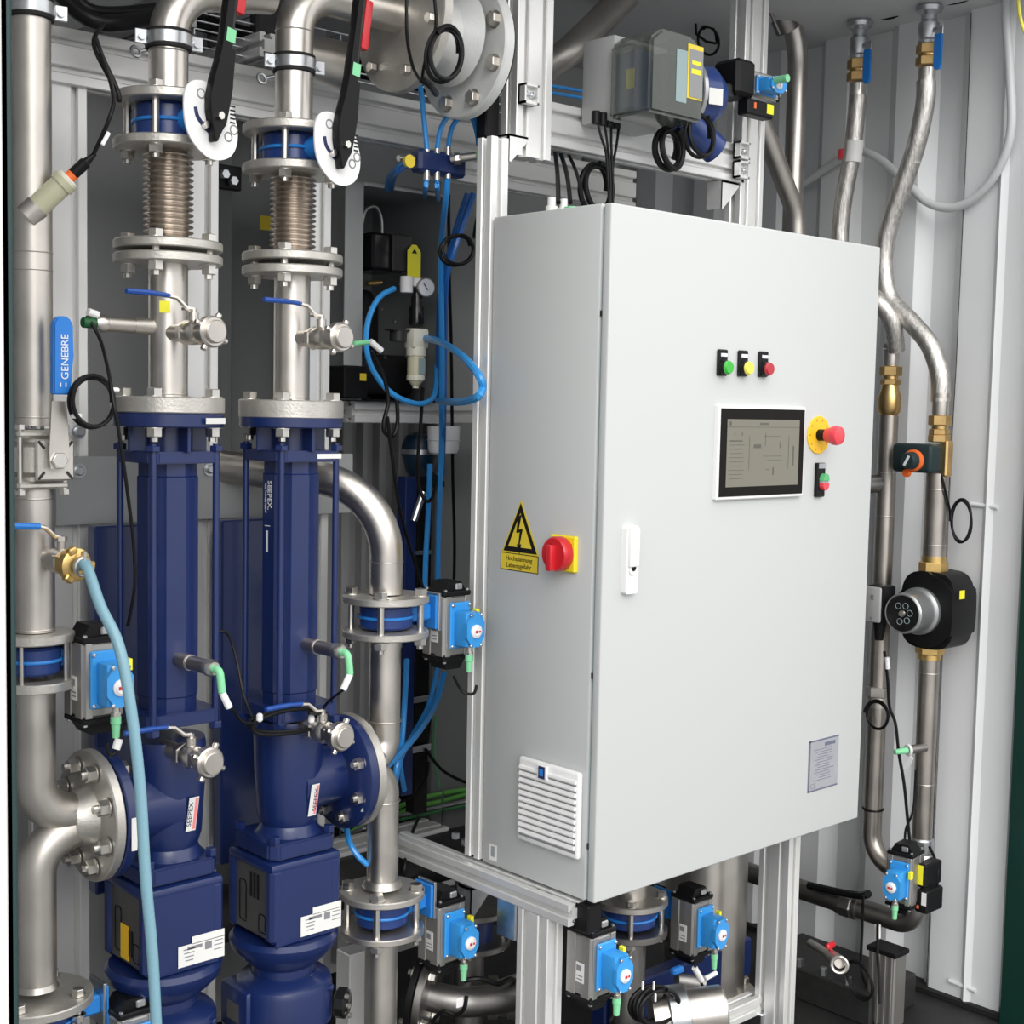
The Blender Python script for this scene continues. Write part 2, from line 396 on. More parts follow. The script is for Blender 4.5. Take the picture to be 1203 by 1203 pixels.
def actuator(par, M, m='alu_body', lab=True, conn=True, yellow=True, cable=None):
    bd = MB(M).box((0, 0, 0), (.062, .064, .112), .004)
    for k in (-1, 1):
        bd.box((k * .0225, -.0325, 0), (.012, .003, .112), .001); bd.box((-.0315, k * .018, 0), (.003, .022, .112), .001); bd.box((.0315, k * .018, 0), (.003, .022, .112), .001)
    a = part('actuator', bd, m, par)
    for k in (-1, 1):
        cp = MB(M).box((0, 0, k * .0605), (.064, .066, .009), .002)
        cp.prism([(-.027, 0), (.027, 0), (.016, k * .018), (-.016, k * .018)], (0, .022, k * .064), (1, 0, 0), (0, 0, 1), (0, -.044, 0))
        c = part('end_cap', cp, 'black', a)
        if k > 0: part('cap_window', MB(M).box((.008, -.024, .072), (.016, .006, .012), .002), 'silver_cap', a)
        for sx in (-1, 1):
            for sy in (-1, 1): part('screw', MB(M).lathe([(.0035, 0), (.0035, .004), (.002, .005)], 8, o=(sx * .026, sy * .027, k * .064), z=(0, 0, k)), 'zinc', a)
    bx = MB(M).box((0.002, -.036, .002), (.048, .006, .086), .002).box((.004, -.055, -.002), (.036, .036, .064), .004, seg=2)
    oc = [(.021 * math.cos(t) * (1.08), .034 * math.sin(t)) for t in [PI / 8 + i * PI / 4 for i in range(8)]]
    bx.prism(oc, (.004, -.072, -.002), (1, 0, 0), (0, 0, 1), (0, -.008, 0))
    p = part('position_box', bx, 'blue_light', par)
    sc = [(sx * .020 + .002, -.039, sz * .038 + .002) for sx in (-1, 1) for sz in (-1, 1)] + [(sx * .012 + .004, -.080, sz * .028 - .002) for sx in (-1, 1) for sz in (-1, 1)]
    for q in sc: part('screw', MB(M).lathe([(.0032, 0), (.0032, .0025), (.002, .0035)], 8, o=q, z=(0, -1, 0)), 'zinc', p)
    part('indicator', MB(M).lathe([(.0125, 0), (.0125, .003), (.008, .006)], 24, o=(.004, -.080, -.004), z=(0, -1, 0)), 'white', p)
    part('indicator_mark', MB(M).box((.001, -.0863, -.004), (.006, .0006, .005)).box((.008, -.0863, -.004), (.004, .0006, .004)), 'red', p)
    if lab:
        part('type_label', MB(M).box((-.0335, -.006, -.012), (.0006, .020, .036)), 'label', a)
        part('label_print', MB(M).box((-.034, -.004, -.004), (.0004, .012, .010)).box((-.034, -.006, -.018), (.0004, .014, .002)).box((-.034, -.006, -.024), (.0004, .014, .002)), 'label_print', a)
    if conn:
        part('gland', MB(M).cyl((.006, -.060, -.034), (.006, -.060, -.050), .006, n=12).cyl((.006, -.060, -.044), (.006, -.060, -.050), .0075, n=8), 'bolt', par)
        part('plug', MB(M).cyl((.006, -.060, -.050), (.006, -.060, -.062), .0078, n=14, bev=.001).cyl((.006, -.060, -.062), (.006, -.060, -.082), .0066, .0055, n=14), 'mint', par, 'mint green cable plug')
    if yellow: part('valve_block', MB(M).box((.034, -.045, .022), (.008, .012, .018), .001), 'tag_yellow', par, 'yellow tag plate')
    return a
def wafer(par, c, z, ndir, R=.052, wd=.042, nl=.062):
    """blue wafer butterfly body between flanges, neck pointing along ndir"""
    z = V(z).normalized(); nd = V(ndir); c = V(c)
    b = MB().lathe([(R - .004, -wd / 2), (R, -wd / 2 + .004), (R, wd / 2 - .004), (R - .004, wd / 2)], 40, c, z)
    body = part('valve_body', b, 'blue_body', par)
    part('body_rib', MB().torus(c, z, R + .001, .0028, 40, 8), 'blue', body, 'bright blue casting rib')
    for k in (-1, 1): part('rubber_seat', MB().lathe([(R - .010, k * (wd / 2 + .001) - .001), (R - .010, k * (wd / 2 + .001) + .001)], 36, c, z), 'rubber', body)
    nk = MB().box(c + nd * (R + nl * .30), (.030 if abs(nd.x) < .5 else nl * .9, .030 if abs(nd.y) < .5 else nl * .9, .030 if abs(nd.z) < .5 else nl * .9), .004)
    q = c + nd * (R + nl - .012)
    nk.box(q, (.006 if abs(nd.x) > .5 else .05, .006 if abs(nd.y) > .5 else .05, .062), .001)
    part('neck', nk, 'blue', par)
    return body
ACT = 'pneumatic butterfly valves with blue position boxes'
def act_valve(c, label, nd=(1, 0, 0), R=.052, dist=.135, dy=0.0, dz=0.0, rot=0.0, cab=True, m='alu_body', **k):
    c = V(c); t = T('actuated_butterfly_valve', label, 'valve', c, ACT)
    wafer(t, c, (0, 0, 1), nd, R)
    o = c + V(nd) * dist + V((0, dy, dz)); M = Matrix.Translation(o) @ Matrix.Rotation(rot, 4, 'Z')
    part('mount_plate', MB().box(c + V(nd) * (dist - .036), (.006, .05, .07), .001), 'zinc', t)
    actuator(t, M, m, **k); return t

def mini_valve(base, z, x, label, L=.115, cap=True, lev=1, name='drain_valve'):
    """small ball valve on a stub; z outward, x up; blue lever towards -X"""
    t = T(name, label, 'valve', base); M = frame(base, x, z)   # local x = up, z = out
    part('stub', MB(M).cyl((0, 0, -.02), (0, 0, .028), .0135, n=20), 'steel_dull', t)
    b = MB(M).hexn((0, 0, .026), (0, 0, .038), .019).lathe([(.014, .036), (.019, .044), (.019, .060), (.014, .068)], 20).hexn((0, 0, .066), (0, 0, .078), .019)
    b.cyl((.015, 0, .052), (.030, 0, .052), .008, n=14).cyl((.028, 0, .052), (.036, 0, .052), .005, n=8)
    part('valve_body', b, 'steel', t)
    y = lev
    lv = MB(M).prism([(0, -.007), (.001, .007), (.004, .007), (.004, -.007)], (.033, 0, .045), (1, 0, 0), (0, 0, 1), (0, y * .012, 0))
    lv.tube([(.035, 0, .052), (.036, y * .012, .052), (.050, y * .030, .052), (.052, y * .044, .052)], .0035, 6)
    l = part('lever', lv, 'steel', t)
    part('grip', MB(M).tube(smooth([(.052, y * .042, .052), (.054, y * .07, .052), (.054, y * .115, .052)], 4), [.0036] * 4 + [.0042] * 5, 8), 'grip_dark', l, 'blue plastic sleeve')
    if cap:
        c = MB(M).cyl((0, 0, .076), (0, 0, .092), .018, n=24).lathe([(.020, .088), (.024, .092), (.024, .104), (.021, .107)], 28)
        part('cap', c, 'steel', t)
        part('cap_face', MB(M).lathe([(.0175, .107), (.0175, .112), (.016, .1135)], 28), 'steel_dull', t)
        for k in range(4):
            a = PI / 4 + k * PI / 2 + .3; f = MB(M).box((.0265 * math.cos(a), .0265 * math.sin(a), .098), (.010, .008, .010), .002, R=Matrix.Rotation(a, 3, 'Z'))
            part('cam_ear', f, 'steel', t)
    return t

def clamp(c, z, r, label, ears=(1, 0, 0)):
    t = T('pipe_clamp', label, 'pipe clamp', c, 'rubber lined pipe clamps'); c = V(c)
    part('rubber_lining', MB().lathe([(r + .001, -.015), (r + .005, -.014), (r + .005, .014), (r + .001, .015)], 36, c, z), 'rubber', t)
    part('band', MB().lathe([(r + .005, -.0095), (r + .0065, -.0085), (r + .0065, .0085), (r + .005, .0095)], 36, c, z), 'zinc', t)
    e_ = V(ears).normalized()
    for k in (-1, 1):
        p = c + e_ * k * (r + .013)
        f = frame(p, e_, (0, 0, 1)); part('ear', MB(f).box((0, -.003, 0), (.020, .0045, .022), .001).lathe([(.006, 0), (.006, .006)], 12, o=(0, -.004, 0), z=(0, -1, 0)), 'zinc', t)
    return t
def pipe(mb, pts, r, R=.06, n=24, k=8): return mb.tube(bend(pts, R, k), r, n)
HG = 'cables and hoses'
def hose(name, label, cat, r, m, pts, k=6, n=8, pl='Y', closed=False):
    """pts are (px, py, depth plane) or Vectors"""
    q = [p if isinstance(p, V) else (P(p[0], p[1], Y=p[2]) if pl == 'Y' else P(p[0], p[1], X=p[2])) for p in pts]
    return solo(name, MB().tube(smooth(q, k), r, n), m, label, cat)
def loop(name, label, cat, r, m, c, ax, ry, pl, turns=2, tail=None, u=None, v=None, jit=.004, ph=0.0):
    """coil of cable: c centre, semi axes ax (along u) and ry (along v)"""
    u = V(u or (1, 0, 0)).normalized(); v = V(v or (0, 0, 1)).normalized(); c = V(c); n = u.cross(v); q = []; K = 22
    for i in range(int(K * turns) + 1):
        a = ph + 2 * PI * i / K; j = 1 + .05 * math.sin(a * .37 + i * .05)
        q.append(c + u * math.cos(a) * ax * j + v * math.sin(a) * ry * j + n * (i / K * r * 1.7) + n * jit * math.sin(a * 1.3))
    if tail: q = [V(p) for p in tail[0]] + q + [V(p) for p in tail[1]]
    return solo(name, MB().tube(smooth(q, 2), r, 8), m, label, cat)

# ---------------------------------------------------------------- row positions
YP = 1.96; XL = .845; XA = 1.063; XB = 1.291; XR = 1.495
def zl(py): return zat(py, XL, YP)
def za(py): return zat(py, XA, YP)
def zb(py): return zat(py, XB, YP)
def zr(py): return zat(py, XR, YP)
print('levels', [round(zl(p), 3) for p in (505, 575, 740, 800, 960, 1150)], [round(za(p), 3) for p in (110, 165, 285, 310, 475, 494, 533, 840, 1020)], [round(zb(p), 3) for p in (155, 200, 300, 322, 480, 500, 533, 820, 910, 985, 1090, 1120, 1190)], [round(zr(p), 3) for p in (570, 702, 745, 860, 910, 1040, 1090)])

# ======================= LEFT STEEL LINE
zt = zl(500)
t = T('steel_pipe', 'tall stainless steel pipe at far left running up from the ball valve', 'pipe', (XL, YP, zt))
part('tube', MB().cyl((XL, YP, zt), (XL, YP, 2.39), PR, n=40), 'steel_dull', t)
for p in (297, 318, 490): weld(t, (XL, YP, zl(p)), (0, 0, 1), PR)
clamp((XL, YP, zl(11)), (0, 0, 1), PR, 'rubber lined clamp round the far left pipe at the top', (1, -.2, 0))
# ball valve with blue handle
z0 = zl(572); z1 = zl(506); zc = (z0 + z1) / 2
t = T('ball_valve', 'large stainless ball valve with upright blue handle on the left pipe', 'valve', (XL, YP, z0))
b = MB()
for (a_, c_) in ((z0, z0 + .008), (z1 - .008, z1)): b.box((XL, YP, (a_ + c_) / 2), (.078, .078, .012), .004)
b.cyl((XL, YP, z0), (XL, YP, z1), .031, n=32).lathe([(.030, -.026), (.041, -.018), (.041, .018), (.030, .026)], 32, (XL, YP, zc))
part('valve_body', b, 'cast', t)
for sx in (-1, 1):
    for sy in (-1, 1): part('bolt', MB().cyl((XL + sx * .033, YP + sy * .033, z0 - .010), (XL + sx * .033, YP + sy * .033, z1 + .010), .0042, n=8).hexn((XL + sx * .033, YP + sy * .033, z0 - .010), (XL + sx * .033, YP + sy * .033, z0 - .002), .0075).hexn((XL + sx * .033, YP + sy * .033, z1 + .002), (XL + sx * .033, YP + sy * .033, z1 + .010), .0075), 'bolt', t)
# stem boss towards the viewer with a cross shaped mounting pad
yf = YP - .045
pad = MB().box((XL + .012, yf - .002, zc), (.058, .006, .060), .004).cyl((XL + .012, YP - .03, zc), (XL + .012, yf, zc), .02, n=20)
part('mounting_pad', pad, 'cast', t)
for sx in (-1, 1):
    for sz in (-1, 1): part('pad_slot', MB().box((XL + .012 + sx * .021, yf - .0055, zc + sz * .022), (.004, .002, .014), .001, R=Matrix.Rotation(sx * sz * .7, 3, 'Y')), 'dark_part', t)
part('stem', MB().cyl((XL + .012, yf, zc), (XL + .012, yf - .022, zc), .0095, n=20).hexn((XL + .012, yf - .012, zc), (XL + .012, yf - .020, zc), .013), 'bolt', t)
yh = yf - .016
hx = XL + .012
hd = MB().prism([(-.012, -.012), (.012, -.012), (.016, .012), (.014, .045), (.012, .085), (-.010, .085), (-.012, .045), (-.014, .012)], (hx, yh, zc), (1, 0, .0), (0, 0, 1), (0, .003, 0))
h = part('handle', hd, 'steel_dull', t)
gz = zl(463) + .0
gx = XL + .016
hh = zl(372) - gz
gp = MB().prism([(-.014, 0), (.012, 0), (.016, hh * .5), (.016, hh - .012), (.010, hh - .002), (0, hh), (-.008, hh - .002), (-.013, hh - .012)], (gx, yh - .006, gz), (1, 0, 0), (0, 0, 1), (0, .014, 0))
bmesh.ops.bevel(gp.b, geom=gp.b.edges[:], offset=.002, segments=2, affect='EDGES')
gpo = part('grip', gp, 'blue_grip', h, 'blue rubber grip with raised lettering')
part('lettering', text_mb('GENEBRE', .0155, frame((gx + .003, yh - .0066, gz + hh * .48), (0, 0, 1), (0, -1, 0))), 'dial', gpo)
for k in (-1, 1): part('arrow_mark', MB().box((gx - .000 + k * .004, yh - .0066, gz + .014), (.002, .0006, .006)), 'dial', gpo)
t['label'] = 'large stainless ball valve with upright blue handle on the left pipe'

# middle spool with branch
za_, zb_ = zl(741), zl(573)
t = T('steel_pipe', 'stainless pipe length between the left ball valve and the flange with brass tap branch', 'pipe', (XL, YP, za_))
part('tube', MB().cyl((XL, YP, za_), (XL, YP, zb_), .030, n=40), 'steel_dull', t)
for p in (585, 738): weld(t, (XL, YP, zl(p)), (0, 0, 1), .030)
zf = zl(753); part('flange', fl(MB(), (XL, YP, zf), (0, 0, 1), .058, .014), 'cast', t)
# branch valve + brass coupling + hose
zc = zl(655)
bz = V((XL + .012, YP - .03, zc)); dr = V((.16, -.985, -.05)).normalized()
t = T('hose_tap', 'small tap with blue lever and brass claw coupling on the left pipe', 'valve', bz)
M = frame(bz, (0, 0, 1), dr)
part('stub', MB(M).cyl((0, 0, -.02), (0, 0, .02), .0145, n=20), 'steel_dull', t)
part('valve_body', MB(M).cyl((0, 0, .012), (0, 0, .034), .018, n=24).hexn((0, 0, .026), (0, 0, .038), .019).cyl((.014, 0, .026), (.034, 0, .026), .006, n=12).cyl((.03, 0, .026), (.037, 0, .026), .009, n=6), 'steel_dull', t)
lv = part('lever', MB(M).tube([(.034, 0, .026), (.038, .012, .026), (.050, .026, .026), (.053, .038, .026)], .0036, 8), 'steel', t)
part('grip', MB(M).tube([(.053, .036, .026), (.056, .075, .026), (.056, .105, .026)], .0048, 8), 'blue_grip', lv, 'blue plastic sleeve')
part('brass_nut', MB(M).hexn((0, 0, .038), (0, 0, .050), .021).lathe([(.014, .05), (.024, .054), (.024, .066), (.017, .070)], 28), 'yellow_brass', t, 'brass claw coupling')
for k in range(3):
    a = k * 2 * PI / 3 + .4; part('claw', MB(M).box((.023 * math.cos(a), .023 * math.sin(a), .066), (.010, .014, .012), .002, R=Matrix.Rotation(a, 3, 'Z')), 'yellow_brass', t)
he = M @ V((0, 0, .070))
part('hose_clip', MB(M).torus((0, 0, .080), (0, 0, 1), .0125, .003, 24, 6).box((.014, 0, .082), (.016, .006, .008), .001), 'bolt', t)
q = [he, M @ V((0, 0, .09)), P(118, 712, Y=1.80), P(140, 760, Y=1.765), P(155, 840, Y=1.745), P(165, 930, Y=1.735), P(171, 1030, Y=1.73), P(179, 1120, Y=1.73), P(184, 1210, Y=1.73), P(188, 1290, Y=1.74)]
solo('water_hose', MB().tube(smooth(q, 8), .0080, 16), 'pale_hose', 'pale blue fabric reinforced water hose hanging from the brass tap', 'hose')

# actuated valve on the left line
z0 = zl(795); z1 = zl(753)
act_valve((XL, YP, (z0 + z1) / 2), 'butterfly valve with blue position box on the far left pipe, behind water hose', dist=.076, dz=-.030, dy=-.035, R=.038)
# trouser pipe pair, left and right lines
def trousers(x, zu, zd, zm, xe, mup, label, xf, R=.1, fz=None, low=None):
    s = 1 if xe > x else -1
    t = T('elbow_pipe', label, 'pipe', (x, YP, zm), 'double elbow pipes into the pump flanges')
    part('upper_elbow', pipe(MB(), [(x, YP, zu), (x, YP, zm + .022), (xe, YP, zm + .002)], .030 if s > 0 else PR, .062, 32, 12), mup, t)
    part('lower_elbow', pipe(MB(), [(xe, YP, zm - .006), (x, YP, zm - .03), (x, YP, zd)], .030 if s > 0 else PR, .066, 32, 12), mup, t)
    return t
zm = zl(970)
t = trousers(XL, zl(797), zl(1156), zm, .935, 'steel_dull', 'double elbow steel pipe at lower left joining the left pump flange', .93)
part('upper_flange', fl(MB(), (XL, YP, zl(808)), (0, 0, 1), .058, .014), 'cast', t)
for p in (925, 1042): weld(t, (XL, YP, zl(p)), (0, 0, 1), PR)
part('lower_flange', fl(MB(), (XL, YP, zl(1178)), (0, 0, 1), .083, .014), 'cast', t)
part('weld_neck', MB().lathe([(PR + .005, 0), (PR, .012)], 36, (XL, YP, zl(1156) - .004)), 'steel_dull', t)
zz = zl(1178)
bolts(t, (XL, YP, zz), (0, 0, 1), .064, 4, PI / 4, .030, .008)
fx = .942
part('suction_flange', MB().lathe([(.034, -.030), (.042, -.012), (.048, -.0), (.048, .0), (.099, .0), (.101, .002), (.101, .014), (.099, .016)], 56, (fx - .016, YP, zm), (1, 0, 0)), 'cast', t, 'large cast flange ring bolted to the pump')
bolts(t, (fx + .002, YP, zm), (1, 0, 0), .078, 8, PI / 8, .040, .0105, x=(0, 0, 1))
bolts(T('pipe_flange_bolts', 'stud bolts through the far left valve flanges', 'bolt', (XL, YP, z0)), (XL, YP, (z0 + z1) / 2), (0, 0, 1), .047, 4, PI / 4, .062, .005)
# lower left valve
act_valve((XL, YP, zl(1178) - .025), 'butterfly valve at bottom left corner with black actuator top', dist=.135, dz=-.07, dy=-.03, lab=False, conn=False)

# pH probe on left pipe
p0 = P(36, 250, Y=YP - .02); p1 = P(94, 197, Y=YP - .055); dr = (p1 - p0).normalized(); p0 = p0 + dr * 0
t = T('probe_holder', 'beige angled probe holder with black plug on the far left pipe', 'sensor', p0)
part('stub', MB().cyl(p0 - dr * .008, p0 + dr * .014, .0180, n=24), 'steel_dull', t)
part('holder', MB().cyl(p0 + dr * .012, p0 + dr * .066, .0165, n=28, bev=.001).cyl(p0 + dr * .058, p0 + dr * .068, .0185, n=28), 'beige', t)
part('collar', MB().cyl(p0 + dr * .066, p0 + dr * .074, .0165, n=28, bev=.002), 'cream', t)
part('red_ring', MB().cyl(p0 + dr * .072, p0 + dr * .082, .0085, n=20), 'orange', t)
part('plug', MB().cyl(p0 + dr * .08, p0 + dr * .108, .0085, n=20, bev=.002).cyl(p0 + dr * .108, p0 + dr * .125, .006, .003, n=16), 'black', t)
cs = p0 + dr * .12
hose('probe_cable', 'black cable rising from the angled probe and folded back near the beam', 'cable', .0032, 'cable', [cs, (128, 140, 1.87), (133, 110, 1.88), (118, 60, 1.9), (112, 44, 1.9), (122, 70, 1.9), (138, 105, 1.89), (140, 118, 1.89), (130, 95, 1.9), (110, 52, 1.92), (122, 28, 1.95)], k=8)
solo('cable_tag', MB().box(P(124, 163, Y=1.865), (.006, .003, .022), .001, R=Matrix.Rotation(.5, 3, 'Y')), 'white', 'white cable marker sleeve above the angled probe plug', 'label')

# ======================= PUMPS
def pump(cx, sx, zf, side, label):
    """cx axis; sx +1/-1 side of suction flange; zf row->z function"""
    c = lambda z, dx=0, dy=0: V((cx + dx, YP + dy, z))
    D = dict(flt=zb(487), flb=zb(502), pt=zb(528), pb=zb(541), lp=zb(823), lpb=zb(838), top=zb(842), zm=zb(918), hb=zb(985), ft=zb(983), fb=zb(1001), lt=zb(1003), lb=zb(1092), bw=zb(1112), nk=zb(1128), dt=zb(1136), db=zb(1196))
    for k in ('hb', 'ft', 'fb', 'lt'): D[k] += .013
    if side == 'A':   # same pump, mounted a little lower
        for k in ('lp', 'lpb', 'top', 'zm', 'hb', 'ft', 'fb', 'lt', 'lb', 'bw', 'nk', 'dt', 'db'): D[k] += za(845) - D['lpb'] if k in ('lp', 'lpb', 'top') else za(1030) - zb(1001)
        D['zm'] = zl(970)
    t = T('progressive_cavity_pump', label, 'pump', c(D['db'] - .1), 'navy blue progressive cavity pumps')
    part('discharge_flange', fl(MB(), c(D['flb']), (0, 0, 1), .086, D['flt'] - D['flb']), 'navy', t)
    nb = MB().cyl(c(D['pb']), c(D['flb'] + .002), .038, n=32)
    for a in range(4):
        q = a * PI / 2; nb.box(c((D['flb'] + D['pt']) / 2, .05 * math.cos(q), .05 * math.sin(q)), (.034 if a % 2 == 0 else .006, .006 if a % 2 == 0 else .034, D['flb'] - D['pt'] + .004), .001)
    part('neck', nb, 'navy', t)
    A = .054
    def plate(z_0, z_1, a=.060, ch=.012):
        return MB().prism([(-a, -a + ch), (-a + ch, -a), (a - ch, -a), (a, -a + ch), (a, a - ch), (a - ch, a), (-a + ch, a), (-a, a - ch)], c(z_0), (1, 0, 0), (0, 1, 0), (0, 0, z_1 - z_0))
    pl_ = plate(D['pb'], D['pt']); bmesh.ops.bevel(pl_.b, geom=pl_.b.edges[:], offset=.0018, segments=2, affect='EDGES'); part('upper_clamp_plate', pl_, 'navy', t)
    pl_ = plate(D['lpb'], D['lp'], .062); bmesh.ops.bevel(pl_.b, geom=pl_.b.edges[:], offset=.0018, segments=2, affect='EDGES'); part('lower_clamp_plate', pl_, 'navy', t)
    part('stator', MB().lathe([(.0465, D['lp'] - .002), (.0465, D['lp'] + .02), (.0485, D['lp'] + .022), (.0485, D['pb'] - .022), (.0465, D['pb'] - .02), (.0465, D['pb'] + .002)], 10, (cx, YP, 0), x=(1, 0, 0), a0=-.227), 'navy', t, ang=20)
    for ax in (-1, 1):
        for ay in (-1, 1):
            part('tie_rod', MB().cyl(c(D['lpb'] - .012, ax * A, ay * A), c(D['pt'] + .012, ax * A, ay * A), .0054, n=14).hexn(c(D['pt'], ax * A, ay * A), c(D['pt'] + .009, ax * A, ay * A), .011).hexn(c(D['lpb'] - .01, ax * A, ay * A), c(D['lpb'], ax * A, ay * A), .011), 'navy', t)
    zm = D['zm']
    # suction housing: rounded body narrowing downwards
    hs = MB().lathe([(.058, D['top'] - .0), (.060, D['top'] - .012), (.0585, zm + .03), (.0535, zm - .05), (.047, D['ft'] + .016), (.052, D['ft'] + .006), (.060, D['ft'] - .002)], 40, (cx, YP, 0))
    hs.lathe([(.060, 0), (.054, .040), (.050, .095)], 36, c(zm), (sx, 0, 0))
    part('suction_housing', hs, 'navy', t)
    fxc = cx + sx * (.120 if sx > 0 else .118)
    part('suction_flange', MB().lathe([(.050, -.03), (.098, -.018), (.100, -.016), (.100, -.002), (.098, 0)], 56, (fxc, YP, zm), (sx, 0, 0)), 'navy', t)
    bh = MB().lathe([(.0, 0), (.0, 0)], 3) if False else None
    part('flange_label', MB().box((fxc - sx * .0195, YP - .066, zm - .028), (.0006, .014, .055), R=Matrix.Rotation(-.25, 3, 'X')) if sx > 0 else MB().box((fxc + .009, YP - .1005, zm - .01), (.009, .001, .05)), 'label', t, 'narrow white label on the flange')
    # round drip sticker
    if sx > 0: st = c(zm - .022, .014, -.0565); rz = .25
    else: st = c(zm - .012, .012, -.0575); rz = .2
    Ms = Matrix.Translation(st) @ Matrix.Rotation(rz, 4, 'Z') @ Matrix.Rotation(.10, 4, 'X') @ Matrix.Rotation(.06, 4, 'Y')
    sk = part('sticker', MB(Ms).box((0, 0, 0), (.020, .0008, .055), .0003), 'label', t, 'white sticker with red print')
    part('sticker_text', text_mb('SEEPEX', .0125, Ms @ frame((-.004 * sx * -1 if sx > 0 else -.005, -.0006, 0), (0, 0, 1 if sx < 0 else 1), (0, -1, 0)), .0002), 'navy_dark', sk)
    part('sticker_band', MB(Ms).box((.0055, -.0005, .0), (.006, .0004, .050)), 'pink_print', sk)
    # foot flange
    cx = cx - .007
    c = lambda z, dx=0, dy=0: V((cx + dx, YP + dy, z))
    pf = plate(D['fb'], D['ft'], .066, .014); bmesh.ops.bevel(pf.b, geom=pf.b.edges[:], offset=.003, segments=2, affect='EDGES'); part('foot_flange', pf, 'navy', t)
    for ax in (-1, 1):
        for ay in (-1, 1): part('foot_bolt', MB().hexn(c(D['ft'], ax * .054, ay * .054), c(D['ft'] + .012, ax * .054, ay * .054), .009), 'navy', t)
    # lantern
    a = .070; zt_, zb2 = D['lt'], D['lb']
    ln = MB(); e_ = .012
    ln.box(c(zt_ - .010), (2 * a, 2 * a, .020), .008, seg=2)
    for ax in (-1, 1):
        for ay in (-1, 1): ln.box(c((zt_ + zb2) / 2, ax * (a - .012), ay * (a - .012)), (.024, .024, zt_ - zb2 - .02), .006)
    ln.box(c((zt_ + zb2) / 2, 0, -a + .0046), (2 * a - .02, .008, zt_ - zb2 - .01), .001)
    ln.box(c((zt_ + zb2) / 2, a - .004, 0), (.008, 2 * a - .02, zt_ - zb2 - .01), .001)
    ln.box(c((zt_ + zb2) / 2, 0, a - .004), (2 * a - .02, .008, zt_ - zb2 - .01), .001)
    part('lantern', ln, 'navy', t)
    g = part('guard_plate', MB().box(c((zt_ + zb2) / 2 - .002, -a + .006, 0), (.003, 2 * a - .04, zt_ - zb2 - .034)), 'steel_dark', t, 'grey perforated guard')
    gx_ = cx - a + .0038; gz = (zt_ + zb2) / 2
    for i in range(3): part('guard_slot', MB().box((gx_, YP - .022 + i * .011, gz + .024 if sx > 0 else gz - .024), (.001, .005, .042)), 'black', g)
    for (dy_, dz_, s_) in ((.025, -.01, .07), (-.035, -.035, .03)):
        part('guard_ring', MB().tube(bend([(gx_, YP + dy_ - .010, gz + dz_ - s_ / 2), (gx_, YP + dy_ + .010, gz + dz_ - s_ / 2), (gx_, YP + dy_ + .010, gz + dz_ + s_ / 2), (gx_, YP + dy_ - .010, gz + dz_ + s_ / 2), (gx_, YP + dy_ - .010, gz + dz_ - s_ / 2 + .004)], .006, 4), .0008, 5), 'black', g)
    if sx < 0: part('warning_label', MB().box((gx_ - .0004, YP + .002, gz - .026), (.0006, .026, .056)), 'estop_yellow', g, 'amber label')
    # bowl, neck, drum
    part('bowl', MB().lathe([(.055, D['nk'] + .002), (.076, D['bw'] - .004), (.090, D['bw'] + .012), (.093, zb2 - .004), (.086, zb2 + .004)], 40, (cx, YP, 0)), 'navy', t)
    part('gear_neck', MB().lathe([(.054, D['dt'] - .004), (.054, D['bw'])], 36, (cx, YP, 0)), 'navy', t)
    dt, db = D['dt'], D['db']
    part('gear_motor', MB().lathe([(.040, db - .10), (.066, db - .075), (.070, db - .025), (.060, db - .012), (.078, db), (.084, db + .006), (.084, dt - .024), (.081, dt - .014), (.074, dt - .008), (.060, dt - .003), (.056, dt)], 44, (cx, YP, 0)).box(c((db + dt) / 2 - .01, -.045, .02), (.09, .09, .085), .012, seg=2), 'navy', t)
    part('motor_plate', MB().box((cx - .0905, YP + .015, (db + dt) / 2 - .01), (.0008, .036, .032)), 'steel_dark', t, 'small metal rating plate')
    for dx in (.030,): part('plug_screw', MB().lathe([(.006, 0), (.006, .004), (.003, .006)], 10, o=c((dt + db) / 2 + .02, dx + .02, -.068), z=(.5, -.85, 0)), 'navy', t)
    # rating label on lantern front
    Ml = Matrix.Translation(c(zb2 + .030, .028, -a - .0012))
    lb = part('rating_label', MB(Ml).box((0, 0, 0), (.082, .0008, .034)).box((.012, 0, .022), (.058, .0008, .012)), 'label', t, 'white type label')
    pr = MB(Ml)
    for i in range(4): pr.box((-.022, -.0006, .010 - i * .006), (.020 - i * .002, .0005, .0016))
    for i in range(3): pr.box((.030, -.0006, .012 - i * .007), (.016, .0005, .0014))
    part('label_print', pr, 'label_print', lb)
    part('type_print', MB(Ml).box((-.012, -.0006, .011), (.026, .0005, .005)).box((.012, -.0006, .008), (.012, .0005, .012)), 'label_print', lb)
    cx = cx + .007
    # flat white labels at the top
    if side == 'A': part('top_label', MB().box(c((D['flt'] + D['flb']) / 2, .038, -.0795), (.052, .001, .009), R=Matrix.Rotation(.46, 3, 'Z')), 'label', t, 'white label on flange rim')
    else:
        part('top_label', MB().box(c((D['pt'] + D['pb']) / 2, .036, -.0605), (.048, .001, .008)), 'label', t, 'white label on plate edge')
    part('gasket', MB().lathe([(.062, D['flt']), (.062, D['flt'] + .003)], 40, (cx, YP, 0)), 'rubber', t)
    Mn = frame(c((D['pt'] + D['lp']) / 2 + .075, -.0185, -.0440), (0, 0, -1), (-.42, -.90, 0))
